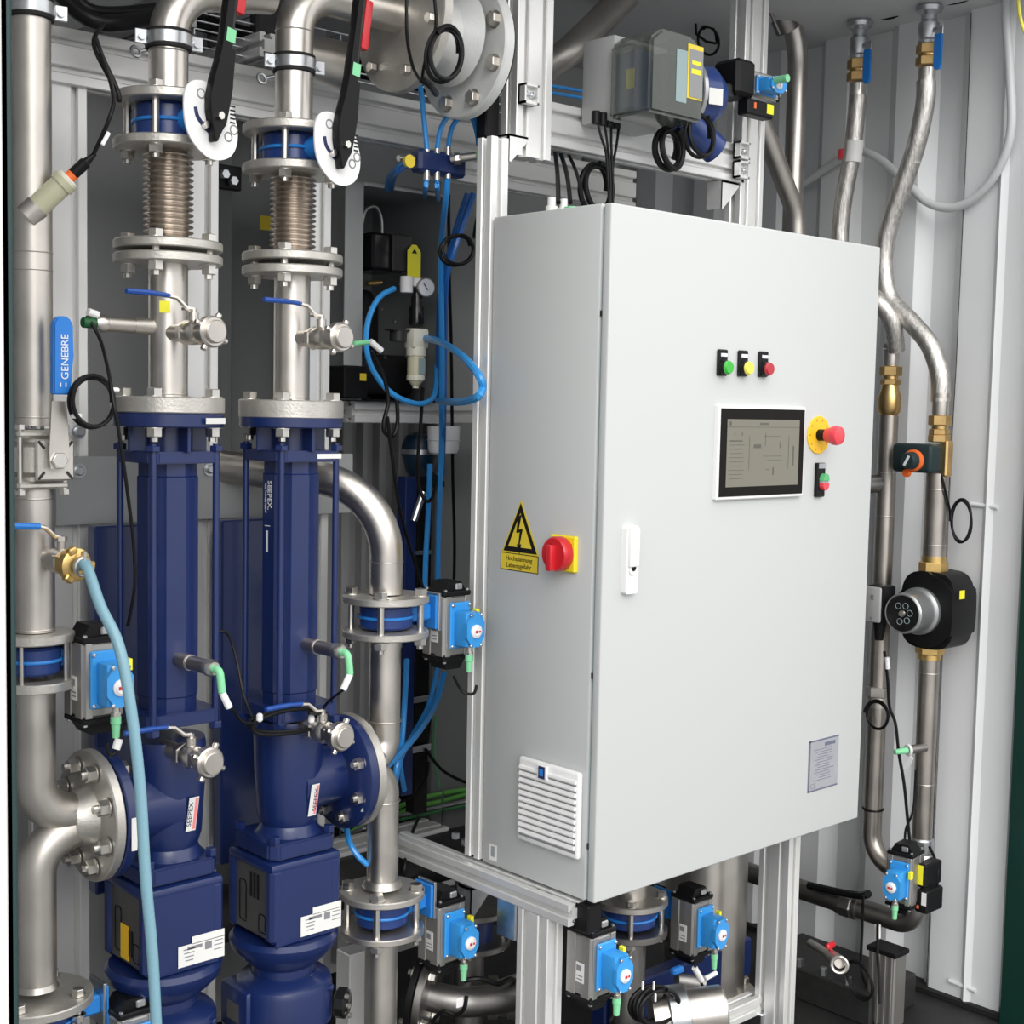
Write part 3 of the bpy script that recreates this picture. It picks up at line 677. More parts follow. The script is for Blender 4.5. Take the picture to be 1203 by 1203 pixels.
    if side == 'B':
        n_ = V((math.cos(math.radians(185)), math.sin(math.radians(185)), 0)); tg = V((-n_.y, n_.x, 0))
        def tf(dz, off): return frame(c(D['pb'] + dz) + n_ * .0466 + tg * off, (0, 0, -1), n_)
        part('lettering', text_mb('SEEPEX.', .0145, tf(-.057, .003), .0003), 'label', t, 'white brand lettering down the tube')
        part('small_lettering', text_mb('ALL THINGS FLOW', .0058, tf(-.062, -.0075), .0003), 'dial', t)
        part('tube_print', MB(tf(-.130, -.002)).box((-.022, 0, 0), (.0012, .014, .0005)).box((.004, -.001, 0), (.036, .0045, .0005)), 'dial', t)
    return t, D
pA, DA = pump(XA, -1, za, 'A', 'left navy blue vertical pump, standing beside the far left steel pipe')
pB, DB = pump(XB, 1, zb, 'B', 'right navy blue vertical pump with white lettering down its tube')
bolts(pB, (XB + .1195, YP, DB['zm']), (1, 0, 0), .078, 8, PI / 8, .036, .0098, x=(0, 0, 1))

# ======================= DISCHARGE STACKS
def stack(cx, zf, rows, wh, flR):
    """rows: pixel rows of the joints measured on this stack"""
    c = lambda z: V((cx, YP, z)); z = {k: zf(v) for k, v in rows.items()}
    t = T('discharge_pipe', f'short stainless tee pipe standing on the {wh} pump flange', 'pipe', c(z['f0']), 'flanged tee pipes on the pumps')
    part('lower_flange', fl(MB(), c(z['f0']), (0, 0, 1), .087, z['f0t'] - z['f0']), 'cast', t)
    part('tube', MB().cyl(c(z['f0t'] - .002), c(z['f1'] + .002), .0300, n=40), 'steel', t)
    part('upper_flange', fl(MB(), c(z['f1']), (0, 0, 1), flR, .014), 'cast', t)
    weld(t, c(z['f0t'] + .004), (0, 0, 1), .0300)
    jm = (DA if wh == 'left' else DB)
    L = z['f0t'] - jm['flb']
    bolts(t, c((z['f0t'] + jm['flb']) / 2), (0, 0, 1), .070, 4, PI / 4, L, .0105)
    # bellows
    t2 = T('expansion_joint', f'corrugated steel expansion bellows between two flanges above {wh} pump', 'bellows', c(z['f1t']), 'steel bellows expansion joints')
    part('lower_flange', fl(MB(), c(z['f1t']), (0, 0, 1), flR, .014), 'cast', t2)
    zb0 = z['f1t'] + .016; zt0 = z['f2'] - .002; n = 15; pr = [(.026, zb0 - .006)]
    for i in range(n):
        h = zb0 + (zt0 - zb0) * i / n; s = (zt0 - zb0) / n
        pr += [(.0315, h + s * .05), (.0370, h + s * .22), (.0385, h + s * .40), (.0370, h + s * .58), (.0315, h + s * .75), (.0300, h + s * .88)]
    pr += [(.026, zt0 + .006)]
    part('bellows', MB().lathe(pr, 44, (cx, YP, 0)), 'bellows', t2, ang=60)
    part('upper_flange', fl(MB(), c(z['f2']), (0, 0, 1), flR, .014), 'cast', t2)
    bolts(t2, c((z['f1'] + z['f1t'] + .014) / 2), (0, 0, 1), .0635, 4, PI / 4, z['f1t'] + .014 - z['f1'], .0102)
    # lever butterfly valve
    vz0 = z['f2'] + .014; vz1 = z['f3']; vm = (vz0 + vz1) / 2
    t3 = T('lever_butterfly_valve', f'blue butterfly valve with black lever and white notch plate above {wh} pump', 'valve', c(vm), 'lever butterfly valves')
    R = .052; b = MB().lathe([(R - .004, vz0 - vm + .001), (R, vz0 - vm + .006), (R, vz1 - vm - .006), (R - .004, vz1 - vm - .001)], 40, c(vm))
    body = part('valve_body', b, 'blue_body', t3)
    part('body_rib', MB().torus(c(vm), (0, 0, 1), R + .001, .0030, 40, 8), 'blue', body, 'bright blue casting rib')
    nd = V((.12, -.993, 0)).normalized()
    M = frame(c(vm), (0, 0, 1), nd)      # local x up, z outward, +y towards -X
    part('neck', MB(M).cyl((0, 0, R - .012), (0, 0, R + .050), .019, n=20).box((0, 0, R + .046), (.046, .046, .006), .002), 'blue', t3)
    zp = R + .062
    outline = [(.058, .042), (.062, .030), (.060, .012), (.043, -.021), (.020, -.034), (-.007, -.041), (-.030, -.040), (-.050, -.030), (-.060, -.012), (-.061, .008), (-.052, .026), (-.034, .044), (-.012, .053), (.014, .056), (.036, .055), (.050, .050)]
    outline = [(a * .9 - .010, b_) for a, b_ in outline]
    pts = smooth([(a, b_, 0) for a, b_ in outline] + [(outline[0][0], outline[0][1], 0)], 3)[:-1]
    pl_ = part('notch_plate', MB(M).prism([(p.x, p.y) for p in pts], (0, 0, zp), (1, 0, 0), (0, 1, 0), (0, 0, .003)), 'white', t3, 'white steel notch plate')
    part('curved_slot', MB(M).tube(smooth([(.006, .036, zp + .0012), (-.006, .033, zp + .0012), (-.015, .0255, zp + .0012), (-.023, .016, zp + .0012), (-.030, .004, zp + .0012)], 3), .0040, 8), 'navy_dark', pl_)
    for i in range(5): part('notch', MB(M).box((.018 - i * .006, -.0315, zp + .0034), (.0022, .009, .0012)), 'black', pl_)
    for (u_, v_) in ((.027, .026), (-.028, -.024), (-.016, -.034)): part('plate_hole', MB(M).torus((u_, v_, zp + .003), (0, 0, 1), .0066, .0012, 18, 6), 'panel_grey', pl_)
    ML = M @ Matrix.Translation((-.008, .006, zp + .004)) @ Matrix.Rotation(math.radians(-8), 4, 'Z') @ Matrix.Diagonal((1, .86, .8, 1))
    part('hub_screw', MB(ML).hexn((.004, 0, .020), (.004, 0, .028), .0065).hexn((-.012, .016, .0), (-.012, .016, .010), .006).cyl((.0, 0, -.01), (.0, 0, .002), .012, n=16), 'bolt', t3)
    lv = MB(ML); lv.prism([(-.034, .004), (-.034, -.004), (-.014, -.008), (-.006, -.018), (.030, -.020), (.052, -.021), (.060, -.020), (.108, -.020), (.110, -.004), (.150, -.004), (.30, -.004), (.30, .010), (.110, .010), (.085, .013), (.056, .021), (.030, .022), (.008, .020), (-.006, .010), (-.020, .006)], (0, 0, 0), (1, 0, 0), (0, 1, 0), (0, 0, .020))
    bmesh.ops.bevel(lv.b, geom=lv.b.edges[:], offset=.002, segments=1, affect='EDGES')
    l = part('lever', lv, 'black', t3, 'black moulded hand lever')
    part('lever_trigger', MB(ML).box((.205, -.0115, .008), (.19, .009, .012), .003), 'dark_part', l)
    part('red_latch', MB(ML).box((.205, -.0215, .008), (.080, .018, .018), .003, seg=2), 'red', l, 'red latch cover')
    part('green_tag', MB(ML).box((.126, -.004, .0208), (.020, .019, .0010)), 'mint', l, 'mint green sticker')
    return t, t2, t3, z
flR = .083
_, _, _, zA = stack(XA, za, dict(f0=485, f0t=466, f1=311, f1t=295, f2=178, f3=125), 'left', flR)
_, _, _, zB = stack(XB, zb, dict(f0=491, f0t=470, f1=325, f1t=309, f2=206, f3=160), 'right', flR)
# upper riser of each stack
def riser(cx, zs, pts, wh, r=.030):
    c = V((cx, YP, zs['f3'])); t = T('riser_pipe', f'bent stainless pipe rising from the valve above {wh} pump', 'pipe', c, 'riser pipes')
    part('flange', fl(MB(), c, (0, 0, 1), flR, .014), 'cast', t)
    part('tube', MB().tube(bend([c + V((0, 0, .012))] + pts, .075, 12), r, 36), 'steel', t)
    bolts(t, V((cx, YP, (zs['f3'] + zs['f2'] + .014) / 2)), (0, 0, 1), .0635, 4, PI / 4, zs['f3'] - zs['f2'] + .014, .0095)
    return t
zh = zb(22)
tA = riser(XA, zA, [(XA, YP, za(-12)), (XA + .18, YP, za(-12) + .03)], 'left')
tB = riser(XB, zB, [(XB, YP, zb(-14)), (1.66, YP, zb(-14))], 'right', .031)
for p in (38,): weld(tB, (XB, YP, zb(p)), (0, 0, 1), .031)
weld(tA, (XA, YP, za(62)), (0, 0, 1), .030)
clamp((XA, YP, za(48)), (0, 0, 1), .030, 'rubber lined clamp on the left riser pipe', (1, -.2, 0))
clamp((XB, YP, zb(76)), (0, 0, 1), .030, 'rubber lined clamp on the right riser pipe', (1, -.2, 0))
for (px, py, wh) in ((165, 60, 'left'), (312, 92, 'right')):
    c = P(px, py, Y=2.10); solo('eye_bolt', MB().cyl(c + V((.04, 0, .015)), c, .0035, n=10).torus(c + V((-.008, 0, -.002)), (0, -1, .2), .008, .003, 16, 6), 'zinc', f'small clamp screw reaching back to the beam beside {wh} riser pipe', 'bolt')

# small valves and sensors on the stacks
mini_valve((XA - .004, YP - .026, za(392)), (.08, -1, 0), (0, 0, 1), 'capped drain valve with blue lever on the left discharge pipe')
mini_valve((XB + .001, YP - .026, zb(398)), (.08, -1, 0), (0, 0, 1), 'capped drain valve with blue lever on the right discharge pipe')
mini_valve((XA - .020, YP - .050, za(872)), (.08, -1, 0), (0, 0, 1), 'capped drain valve with blue lever on the left pump housing')
mini_valve((XB - .006, YP - .050, zb(846)), (.08, -1, 0), (0, 0, 1), 'capped drain valve with blue lever on the right pump housing, under a cable coil')
solo('sticker', MB().box((XA - .019, YP - .0245, za(362)), (.016, .0008, .018), R=Matrix.Rotation(-.55, 3, 'Z')), 'tag_yellow', 'small yellow sticker on the left discharge pipe', 'sticker')
def sensor(base, d, label, elbow=True, side=None):
    d = V(d).normalized(); base = V(base); t = T('pressure_sensor', label, 'sensor', base, 'pressure sensors with green plugs')
    part('sensor_body', MB().cyl(base - d * .02, base + d * .034, .0125, n=22).cyl(base + d * .034, base + d * .086, .0115, n=22, bev=.001), 'steel_dull' if not elbow else 'pipe_brown', t)
    part('ring', MB().cyl(base + d * .034, base + d * .0365, .0122, n=22), 'bolt', t)
    part('nut', MB().lathe([(.012, .082), (.0135, .086), (.0135, .094), (.010, .100)], 18, base, d), 'bolt', t)
    e_ = base + d * .102
    if elbow:
        part('plug', MB().tube(bend([e_ - d * .004, e_ + d * .012, e_ + d * .014 + V((.003, 0, -.034))], .008, 5), [.0060] * 8, 12), 'mint', t, 'mint green elbow plug')
        part('cable_sleeve', MB().cyl(e_ + d * .014 + V((.003, 0, -.034)), e_ + d * .016 + V((.014 if side is None else side, 0, -.058)), .0056, n=10), 'white', t, 'white marker sleeve')
        return e_ + d * .016 + V((.014 if side is None else side, 0, -.058))
    part('plug', MB().cyl(e_ - d * .006, e_ + d * .018, .008, n=12, bev=.001), 'green_dark', t, 'dark green plug')
    part('cable_sleeve', MB().cyl(e_ + V((0, -.002, .012)) - d * .006, e_ + d * .010 + V((0, -.002, .016)), .006, n=10), 'white', t, 'white marker sleeve')
    return e_
sa = sensor((XA - .004, YP - .040, za(770)), (.06, -1, 0), 'pressure sensor with mint green plug on the left pump tube')
sb = sensor((XB + .004, YP - .040, zb(753)), (.06, -1, 0), 'pressure sensor with mint green plug on the right pump tube', side=-.012)
sc_ = sensor((XA - .024, YP, za(385)), (-1, -.05, 0), 'pressure sensor with dark green plug left of the left discharge pipe', elbow=False)
# its cable with a coil
hose('sensor_cable', 'black sensor cable hanging past the left pump flange', 'cable', .0028, 'cable', [sc_ + V((-.01, 0, .01)), (118, 400, 1.93), (128, 440, 1.88), (134, 475, 1.86), (140, 510, 1.86), (150, 580, 1.87), (157, 640, 1.88), (158, 690, 1.89), (150, 735, 1.92)], k=8)
c = P(107, 472, Y=1.885); loop('cable_coil', 'black cable coil tied beside the left pump flange', 'cable', .0031, 'cable', c, .030, .036, None, 2.6, u=(1, -.15, 0))
for (px, py, wh) in ((134, 458, 'upper'), (90, 489, 'lower')): solo('cable_tie', MB().box(P(px, py, Y=1.882), (.016, .007, .007), .002), 'white', f'{wh} white cable tie on the coil beside the left pump flange', 'cable tie')

# ======================= RIGHT STEEL LINE
zmB = DB['zm']
t = trousers(XR, zr(760), zr(1035), zmB, XR - .05, 'steel', 'double elbow steel pipe joined to the right pump flange', 1.43)
part('upper_flange', fl(MB(), (XR, YP, zr(747)), (0, 0, 1), .0775, .012), 'cast', t)
part('upper_tube', MB().cyl((XR, YP, zr(747)), (XR, YP, zr(760)), .030, n=32), 'steel', t)
for p in (846, 940): weld(t, (XR, YP, zr(p)), (0, 0, 1), .030)
part('weld_neck', MB().lathe([(.037, 0), (.031, .012)], 36, (XR, YP, zr(1040))), 'steel_dull', t)
part('lower_flange', fl(MB(), (XR, YP, zr(1052)), (0, 0, 1), .0775, .012), 'cast', t)
part('pump_flange', MB().lathe([(.098, 0), (.100, .002), (.100, .014), (.098, .016), (.045, .016), (.034, .03)], 56, (XB + .1215, YP, zmB), (1, 0, 0)), 'cast', t, 'large cast flange ring bolted to the pump')
part('flange_gasket', MB().lathe([(.096, 0), (.096, .003)], 50, (XB + .1195, YP, zmB), (1, 0, 0)), 'rubber', t)
t = T('elbow_pipe', 'polished bend coming forward from behind the right pump and turning down', 'pipe', (XR, YP, zr(700)))
zt_ = zr(572)
part('tube', MB().tube(bend([(XR - .21, YP + .25, zt_ + .03), (XR, YP + .0, zt_ + .0), (XR, YP, zr(697))], [.125], 14), .0300, 36), 'steel', t)
weld(t, (XR, YP, zr(660)), (0, 0, 1), .030)
part('flange', fl(MB(), (XR, YP, zr(707)), (0, 0, 1), .0775, .013), 'cast', t)
zu, zd = zr(707), zr(747) + .012
bolts(t, (XR, YP, (zu + zd) / 2 ), (0, 0, 1), .0625, 4, PI / 4, zu - zd + .026, .0100)
act_valve((XR, YP, (zu + zd) / 2), 'butterfly valve with blue position box left of the white cabinet edge', dist=.142, dz=-.028, R=.048)
zu, zd = zr(1052), zr(1087)
act_valve((XR, YP, (zu + zd) / 2), 'butterfly valve with blue position box below the aluminium rail, right of the right pump', dist=.142, dz=-.070, R=.048)
t = T('steel_pipe', 'lower stainless pipe running down to the floor right of the right pump', 'pipe', (XR, YP, .02))
part('tube', MB().cyl((XR, YP, .02), (XR, YP, zd - .01), .0300, n=36), 'steel_dull', t)
part('flange', fl(MB(), (XR, YP, zd - .012), (0, 0, 1), .0775, .012), 'steel_dull', t)
bolts(t, (XR, YP, (zu + zd) / 2), (0, 0, 1), .0625, 4, PI / 4, zu - zd + .024, .0100)
# cable coil draped over the right pump housing
cc = P(338, 845, Y=YP - .075)
loop('cable_coil', 'black cable coil hanging in front of the right pump housing', 'cable', .0030, 'cable', cc, .066, .020, None, 3.2, u=(.9, -.15, 0), v=(0, -.25, 1))
for (px, py, wh) in ((305, 843, 'left'), (366, 845, 'right')): solo('cable_tie', MB().box(P(px, py, Y=YP - .090), (.010, .010, .014), .003), 'white', f'{wh} white cable tie on the coil over the right pump', 'cable tie')
hose('sensor_cable', 'black cable from the left pump sensor running to the coil on the right pump', 'cable', .0024, 'cable', [sa, (275, 835, 1.86), (285, 848, 1.87), (300, 850, 1.88)], k=6)
hose('sensor_cable', 'black cable from the right pump sensor running down to its coil', 'cable', .0024, 'cable', [sb, (385, 825, 1.87), (376, 838, 1.88), (365, 845, 1.88)], k=6)
hose('sensor_cable', 'black cable looping between the two pumps beside the right tie rod', 'cable', .0028, 'cable', [(253, 742, 1.93), (268, 745, 1.93), (278, 775, 1.92), (286, 815, 1.90), (296, 842, 1.89)], k=6)
hose('sensor_cable', 'short cable hanging under the valve beside white cabinet', 'cable', .0028, 'cable', [(560, 805, 1.86), (556, 815, 1.86), (543, 812, 1.87), (533, 795, 1.9)], k=6)

# ======================= WHITE CONTROL CABINET
CX0, CX1, CY0, CY1, CZ0, CZ1 = 1.690, 2.496, 1.613, 1.908, .582, 1.784
t = T('control_cabinet', 'large white steel control cabinet with touch screen and emergency stop', 'control cabinet', ((CX0 + CX1) / 2, (CY0 + CY1) / 2, CZ0))
DT = .018
part('body', MB().box(((CX0 + CX1) / 2, (CY0 + DT + .005 + CY1) / 2, (CZ0 + CZ1) / 2), (CX1 - CX0, CY1 - CY0 - DT - .005, CZ1 - CZ0), .004, seg=2), 'powder', t)
part('seal', MB().box(((CX0 + CX1) / 2, CY0 + DT + .003, (CZ0 + CZ1) / 2), (CX1 - CX0 - .012, .012, CZ1 - CZ0 - .012)), 'gasket', t)
dr_ = part('door', MB().box(((CX0 + CX1) / 2, CY0 + DT / 2, (CZ0 + CZ1) / 2), (CX1 - CX0 - .002, DT, CZ1 - CZ0 - .002), .0035, seg=3), 'powder', t)
def F_(px, py, d=0): p = P(px, py, Y=CY0); return V((p.x, CY0 - d, p.z))
def S_(px, py, d=0): p = P(px, py, X=CX0); return V((CX0 - d, p.y, p.z))
# lamps
for (px, nm, m_) in ((847, 'green', 'green_lamp'), (871, 'yellow', 'yellow_lamp'), (895, 'red', 'red_lamp')):
    c = F_(px, 426 + (px - 847) * .04); w_ = part('lamp_holder', MB().box(c + V((0, -.003, 0)), (.027, .006, .048), .002), 'black', dr_)
    o = c + V((0, 0, -.009)); part('lamp_ring', MB().lathe([(.0140, .003), (.0140, .012), (.0125, .016)], 26, o, (0, -1, 0)), 'black', w_)
    part('lamp_lens', MB().lathe([(.0125, .012), (.0125, .019), (.0105, .022)], 26, o, (0, -1, 0)), m_, w_, nm + ' lamp lens')
    part('name_tag', MB().box(c + V((0.001, -.0064, .014)), (.018, .001, .006)), 'dial', w_)
# touch panel
a_ = F_(842, 480); b_2 = F_(940, 481); c_ = F_(839, 585); d_ = F_(937, 578)
sx0, sx1 = (a_.x + c_.x) / 2, (b_2.x + d_.x) / 2; sz1 = (a_.z + b_2.z) / 2; sz0 = (c_.z + d_.z) / 2; sc = V(((sx0 + sx1) / 2, CY0, (sz0 + sz1) / 2)); sw, sh = sx1 - sx0, sz1 - sz0
pan = part('panel_frame', MB().box(sc + V((0, -.004, 0)), (sw + .010, .012, sh + .012), .002), 'vent_white', dr_)
part('bezel', MB().box(sc + V((0, -.0105, 0)), (sw, .002, sh), .0005), 'bezel', pan)
part('display', MB().box(sc + V((0, -.0118, -.001)), (sw * .865, .001, sh * .77)), 'screen', pan, 'dim beige display')
g = MB(); W, H = sw * .865, sh * .77; o = sc + V((0, -.0124, -.001))
def bar(x, z, w_, h_): g.box(o + V(((x - .5) * W, 0, (z - .5) * H)), (w_ * W, .0003, h_ * H))
bar(.5, .885, 1.0, .006); bar(.5, .935, .12, .03); bar(.04, .935, .03, .06)
for i in range(9): bar(.13, .62 - i * .062, .20 - (i % 3) * .02, .007)
bar(.12, .68, .17, .02); bar(.10, .78, .010, .03); bar(.20, .78, .012, .045); bar(.41, .60, .10, .055)
for (x, z, w_, h_) in ((.62, .75, .22, .006), (.62, .45, .26, .006), (.66, .39, .2, .006), (.52, .7, .006, .2), (.73, .62, .012, .1), (.64, .22, .018, .12), (.56, .25, .05, .008), (.85, .5, .006, .5), (.30, .5, .005, .5), (.92, .45, .02, .3)): bar(x, z, w_, h_)
part('display_graphics', g, 'screen_ink', pan)
# emergency stop
c = F_(961, 511); es = part('stop_plate', MB().lathe([(.0375, 0), (.0375, .002), (.0365, .003)], 48, c, (0, -1, 0)), 'estop_yellow', dr_, 'round yellow collar')
part('stop_stem', MB().cyl(c, c + V((0, -.022, 0)), .0115, n=24), 'black', es)
part('stop_button', MB().lathe([(.0120, .020), (.0145, .022), (.0150, .030), (.0185, .036), (.0195, .044), (.0175, .051), (.010, .054)], 36, c, (0, -1, 0)), 'red_soft', es, 'red mushroom button')
for i in range(10):
    a = i * PI / 5; part('stop_mark', MB().box(c + V((.030 * math.cos(a), -.0032, .030 * math.sin(a))), (.004, .0004, .003), R=Matrix.Rotation(-a, 3, 'Y')), 'orange', es)
c = F_(961, 563); db_ = part('double_button', MB().box(c + V((0, -.004, -.001)), (.026, .010, .068), .002), 'black', dr_)
part('name_tag', MB().box(c + V((0, -.0095, .027)), (.022, .001, .010)), 'plate_silver', db_)
def stadium(cz, m_, nm, s): part(nm, MB().prism([(.0105 * math.cos(a), .016 * s * 0 + s * .014 * math.sin(a) * 1.0) for a in [i * PI / 12 for i in range(13)]] if s > 0 else [(.0105 * math.cos(a), -.014 * math.sin(a)) for a in [i * PI / 12 for i in range(13)]], (c.x + .002, c.y - .009, cz), (1, 0, 0), (0, 0, 1), (0, -.010, 0)), m_, db_)
stadium(c.z - .002, 'green', 'start_button', 1); stadium(c.z - .0075, 'red_soft', 'stop_push_button', -1)
part('button_window', MB().box(c + V((.002, -.013, -.0048)), (.020, .009, .006), .001), 'vent_gap', db_)
# door handle
ha = F_(737, 657, 0); hn = part('door_handle', MB().prism([(-.0155, -.055), (-.012, -.059), (.012, -.059), (.0155, -.055), (.0165, .0), (.0155, .055), (.012, .059), (-.012, .059), (-.0155, .055), (-.0165, 0)], (ha.x, CY0, ha.z), (1, 0, 0), (0, 0, 1), (0, -.012, 0)), 'vent_white', dr_)
part('handle_lever', MB().box((ha.x, CY0 - .015, ha.z + .022), (.024, .008, .068), .003, seg=2), 'vent_white', hn)
part('lock', MB().lathe([(.0095, 0), (.0095, .003)], 24, (ha.x, CY0 - .012, ha.z - .017), (0, -1, 0)), 'white', hn)
part('keyhole', MB().lathe([(.0052, 0), (.0052, .0045)], 18, (ha.x, CY0 - .012, ha.z - .014), (0, -1, 0)), 'black', hn)
# name plate
q = [F_(950, 870), F_(985, 864), F_(983, 921), F_(949, 932)]
nx0, nx1 = (q[0].x + q[3].x) / 2, (q[1].x + q[2].x) / 2; nz1, nz0 = (q[0].z + q[1].z) / 2, (q[2].z + q[3].z) / 2
nc = V(((nx0 + nx1) / 2, CY0 - .0006, (nz0 + nz1) / 2)); nw, nh = nx1 - nx0, nz1 - nz0
npl = part('name_plate', MB().box(nc, (nw, .001, nh)), 'plate_silver', dr_, 'silver rating plate')
g = MB()
for i in range(13): g.box(nc + V((-.004 + .004 * (i % 3), -.0007, nh * (.30 - i * .05))), (nw * (.62 - .08 * (i % 4)), .0003, nh * .010))
for z_ in (.485, -.485): g.box(nc + V((0, -.0007, nh * z_)), (nw, .0003, nh * .03))
g.box(nc + V((-nw * .48, -.0007, 0)), (nw * .05, .0003, nh)); g.box(nc + V((nw * .2, -.0007, nh * .38)), (nw * .36, .0003, nh * .07))
part('plate_print', g, 'plate_ink', npl)
part('plate_ce_mark', text_mb('CE', .016, frame(nc + V((-nw * .33, -.0007, -nh * .40)), (1, 0, 0), (0, -1, 0)), .0002), 'label_print', npl)
# warning sign on the side
A_, B_, C_ = S_(613, 594), S_(592, 645), S_(631, 653)
my = (B_.y + C_.y) / 2; hw = (B_.y - C_.y) / 2; zb_2 = (B_.z + C_.z) / 2; zt2 = A_.z + .004
def tri(k, d, m_, nm, par):
    cz = zb_2 + (zt2 - zb_2) / 3; pts = [(cz + (zt2 - cz) * k, my), (cz + (zb_2 - cz) * k, my - hw * k), (cz + (zb_2 - cz) * k, my + hw * k)]
    return part(nm, MB().prism([(y, z) for z, y in pts], (CX0 - d, 0, 0), (0, 1, 0), (0, 0, 1), (-.0004, 0, 0)), m_, par)
sg = tri(1.12, .0002, 'sign_yellow', 'warning_sign', t); sg['label'] = 'yellow triangular high voltage warning sign'
tri(1.0, .0008, 'black', 'sign_border', sg); tri(.70, .0014, 'sign_yellow', 'sign_field', sg)
cz = zb_2 + (zt2 - zb_2) * .34; k = hw / .040
part('lightning_bolt', MB().prism([(my + y * k, cz + z * k) for y, z in ((-.004, .036), (.005, .030), (.008, .004), (.0, .006), (.003, -.016), (.007, -.014), (.000, -.030), (-.004, -.013), (.0, -.015), (-.007, .012), (.003, .010))], (CX0 - .0021, 0, 0), (0, 1, 0), (0, 0, 1), (-.0005, 0, 0)), 'black', sg)
B1, B2 = S_(589, 645), S_(632, 671); yc = (B1.y + B2.y) / 2; zc_ = zb_2 - .019; ww = abs(B1.y - B2.y)
sg2 = part('warning_text_plate', MB().box((CX0 - .0004, yc, zc_), (.0006, ww + .002, .032)), 'black', t)
part('text_field', MB().box((CX0 - .0008, yc, zc_), (.0006, ww - .001, .029)), 'sign_yellow', sg2)
fm = lambda z: frame((CX0 - .0012, yc, z), (0, -1, 0), (-1, 0, 0))
part('sign_text', text_mb('Hochspannung', .0118, fm(zc_ + .0062), .0003), 'black', sg2)
part('sign_text', text_mb('Lebensgefahr', .0125, fm(zc_ - .0065), .0003), 'black', sg2)
# main switch
c = S_(664, 650); mp = part('switch_plate', MB().box(c + V((-.004, -.001, 0)), (.010, .064, .064), .003), 'yellow', t, 'yellow switch plate')
c2 = c + V((-.008, 0, 0))
part('switch_ring', MB().lathe([(.029, 0), (.0305, .003), (.0305, .018), (.028, .022), (.024, .022)], 44, c2, (-1, 0, 0)), 'red', mp, 'red rotary knob ring')
part('switch_grip', MB().box(c2 + V((-.024, 0, -.006)), (.022, .014, .046), .004, seg=2), 'red', mp)
part('switch_mark', MB().box(c2 + V((-.0225, .014, .004)), (.002, .004, .004)), 'sign_yellow', mp)
part('switch_letter', text_mb('1', .012, frame(c + V((-.0095, -.024, .014)), (0, -1, 0), (-1, 0, 0)), .0003), 'black', mp)
# filter fan grille
q = [S_(615, 888), S_(687, 906), S_(684, 1009), S_(613, 985)]
y1, y0 = (q[0].y + q[3].y) / 2, (q[1].y + q[2].y) / 2; z1, z0 = (q[0].z + q[1].z) / 2, (q[2].z + q[3].z) / 2
vc = V((CX0, (y0 + y1) / 2, (z0 + z1) / 2)); vw, vh = y1 - y0, z1 - z0
vt = part('vent_grille', MB().box(vc + V((-.007, 0, 0)), (.012, vw, vh), .006, seg=3), 'vent_white', t)
part('vent_recess', MB().box(vc + V((-.0128, 0, -.002)), (.001, vw * .92, vh * .84)), 'vent_gap', vt)
for i in range(11):
    zz = vc.z + vh * (.385 - i * .0755)
    part('slat', MB().box((CX0 - .0150, vc.y, zz), (.0045, vw * .94, vh * .056), .002, R=Matrix.Rotation(.25, 3, 'Y')), 'vent_white', vt)
part('vent_clip', MB().box(vc + V((-.0165, vw * .06, vh * .40)), (.006, .026, .026), .002), 'vent_white', vt)
part('vent_badge', MB().box(vc + V((-.0197, vw * .06, vh * .40)), (.002, .016, .022), .0005), 'navy_dark', vt, 'small blue badge')
part('vent_badge_face', MB().box(vc + V((-.0209, vw * .06, vh * .40)), (.0008, .009, .012)), 'blue', vt)
c = S_(578, 1001); st = part('side_sticker', MB().box((CX0 - .0004, c.y - .003, c.z), (.0006, .020, .030)), 'label', t, 'tiny white sticker with grey print')
part('sticker_print', MB().box((CX0 - .0009, c.y - .003, c.z + .002), (.0003, .010, .020)), 'plate_silver', st)
c = S_(700, 460)
# screws in the door gap
for z_ in (1.60, .98, .68): part('hinge_pin', MB().box((CX0 + .004, CY0 + DT + .002, z_), (.004, .004, .010)), 'dark_part', t)
part('cabinet_foot', MB().box((2.455, 1.70, CZ0 - .010), (.05, .05, .018), .002), 'black', t)
# glands on the roof
for i, (px, py) in enumerate([(648, 238), (662, 236)]):
    p = P(px, 240, Y=1.82); p.z = CZ1
    part('cable_gland', MB().cyl(p, p + V((0, 0, .018)), .011, n=14).cyl(p + V((0, 0, .016)), p + V((0, 0, .034)), .0075, n=12), 'label', t, 'pale cable gland')
pg_ = P(672, 240, Y=1.78); pg_.z = CZ1
part('cable_gland', MB().cyl(pg_, pg_ + V((0, 0, .014)), .014, n=14), 'mint', t, 'green cable gland')

# ======================= FLOW TRANSMITTER ON TOP
t = T('flow_transmitter', 'grey transmitter box with smoked clear cover on the beam above cabinet', 'transmitter', (1.98, 1.85, 1.985))
part('backplate', MB().box((2.005, 1.885, 2.065), (.155, .085, .160), .006, seg=2), 'panel_light', t)
cv = MB().prism([(1.915, 1.985), (2.065, 1.985), (2.065, 2.118), (2.035, 2.140), (1.945, 2.140), (1.915, 2.118)], (0, 1.842, 0), (1, 0, 0), (0, 0, 1), (0, -.105, 0))
bmesh.ops.bevel(cv.b, geom=cv.b.edges[:], offset=.006, segments=2, affect='EDGES')
part('clear_cover', cv, 'smoke', t, 'smoked see-through cover')
part('inner_box', MB().box((1.955, 1.815, 2.055), (.05, .05, .11), .004), 'blue_body', t)
part('inner_tag', MB().box((1.928, 1.80, 2.055), (.001, .020, .036)), 'tag_yellow', t)
part('inner_core', MB().box((2.015, 1.80, 2.06), (.06, .07, .10), .01), 'dark_green', t)
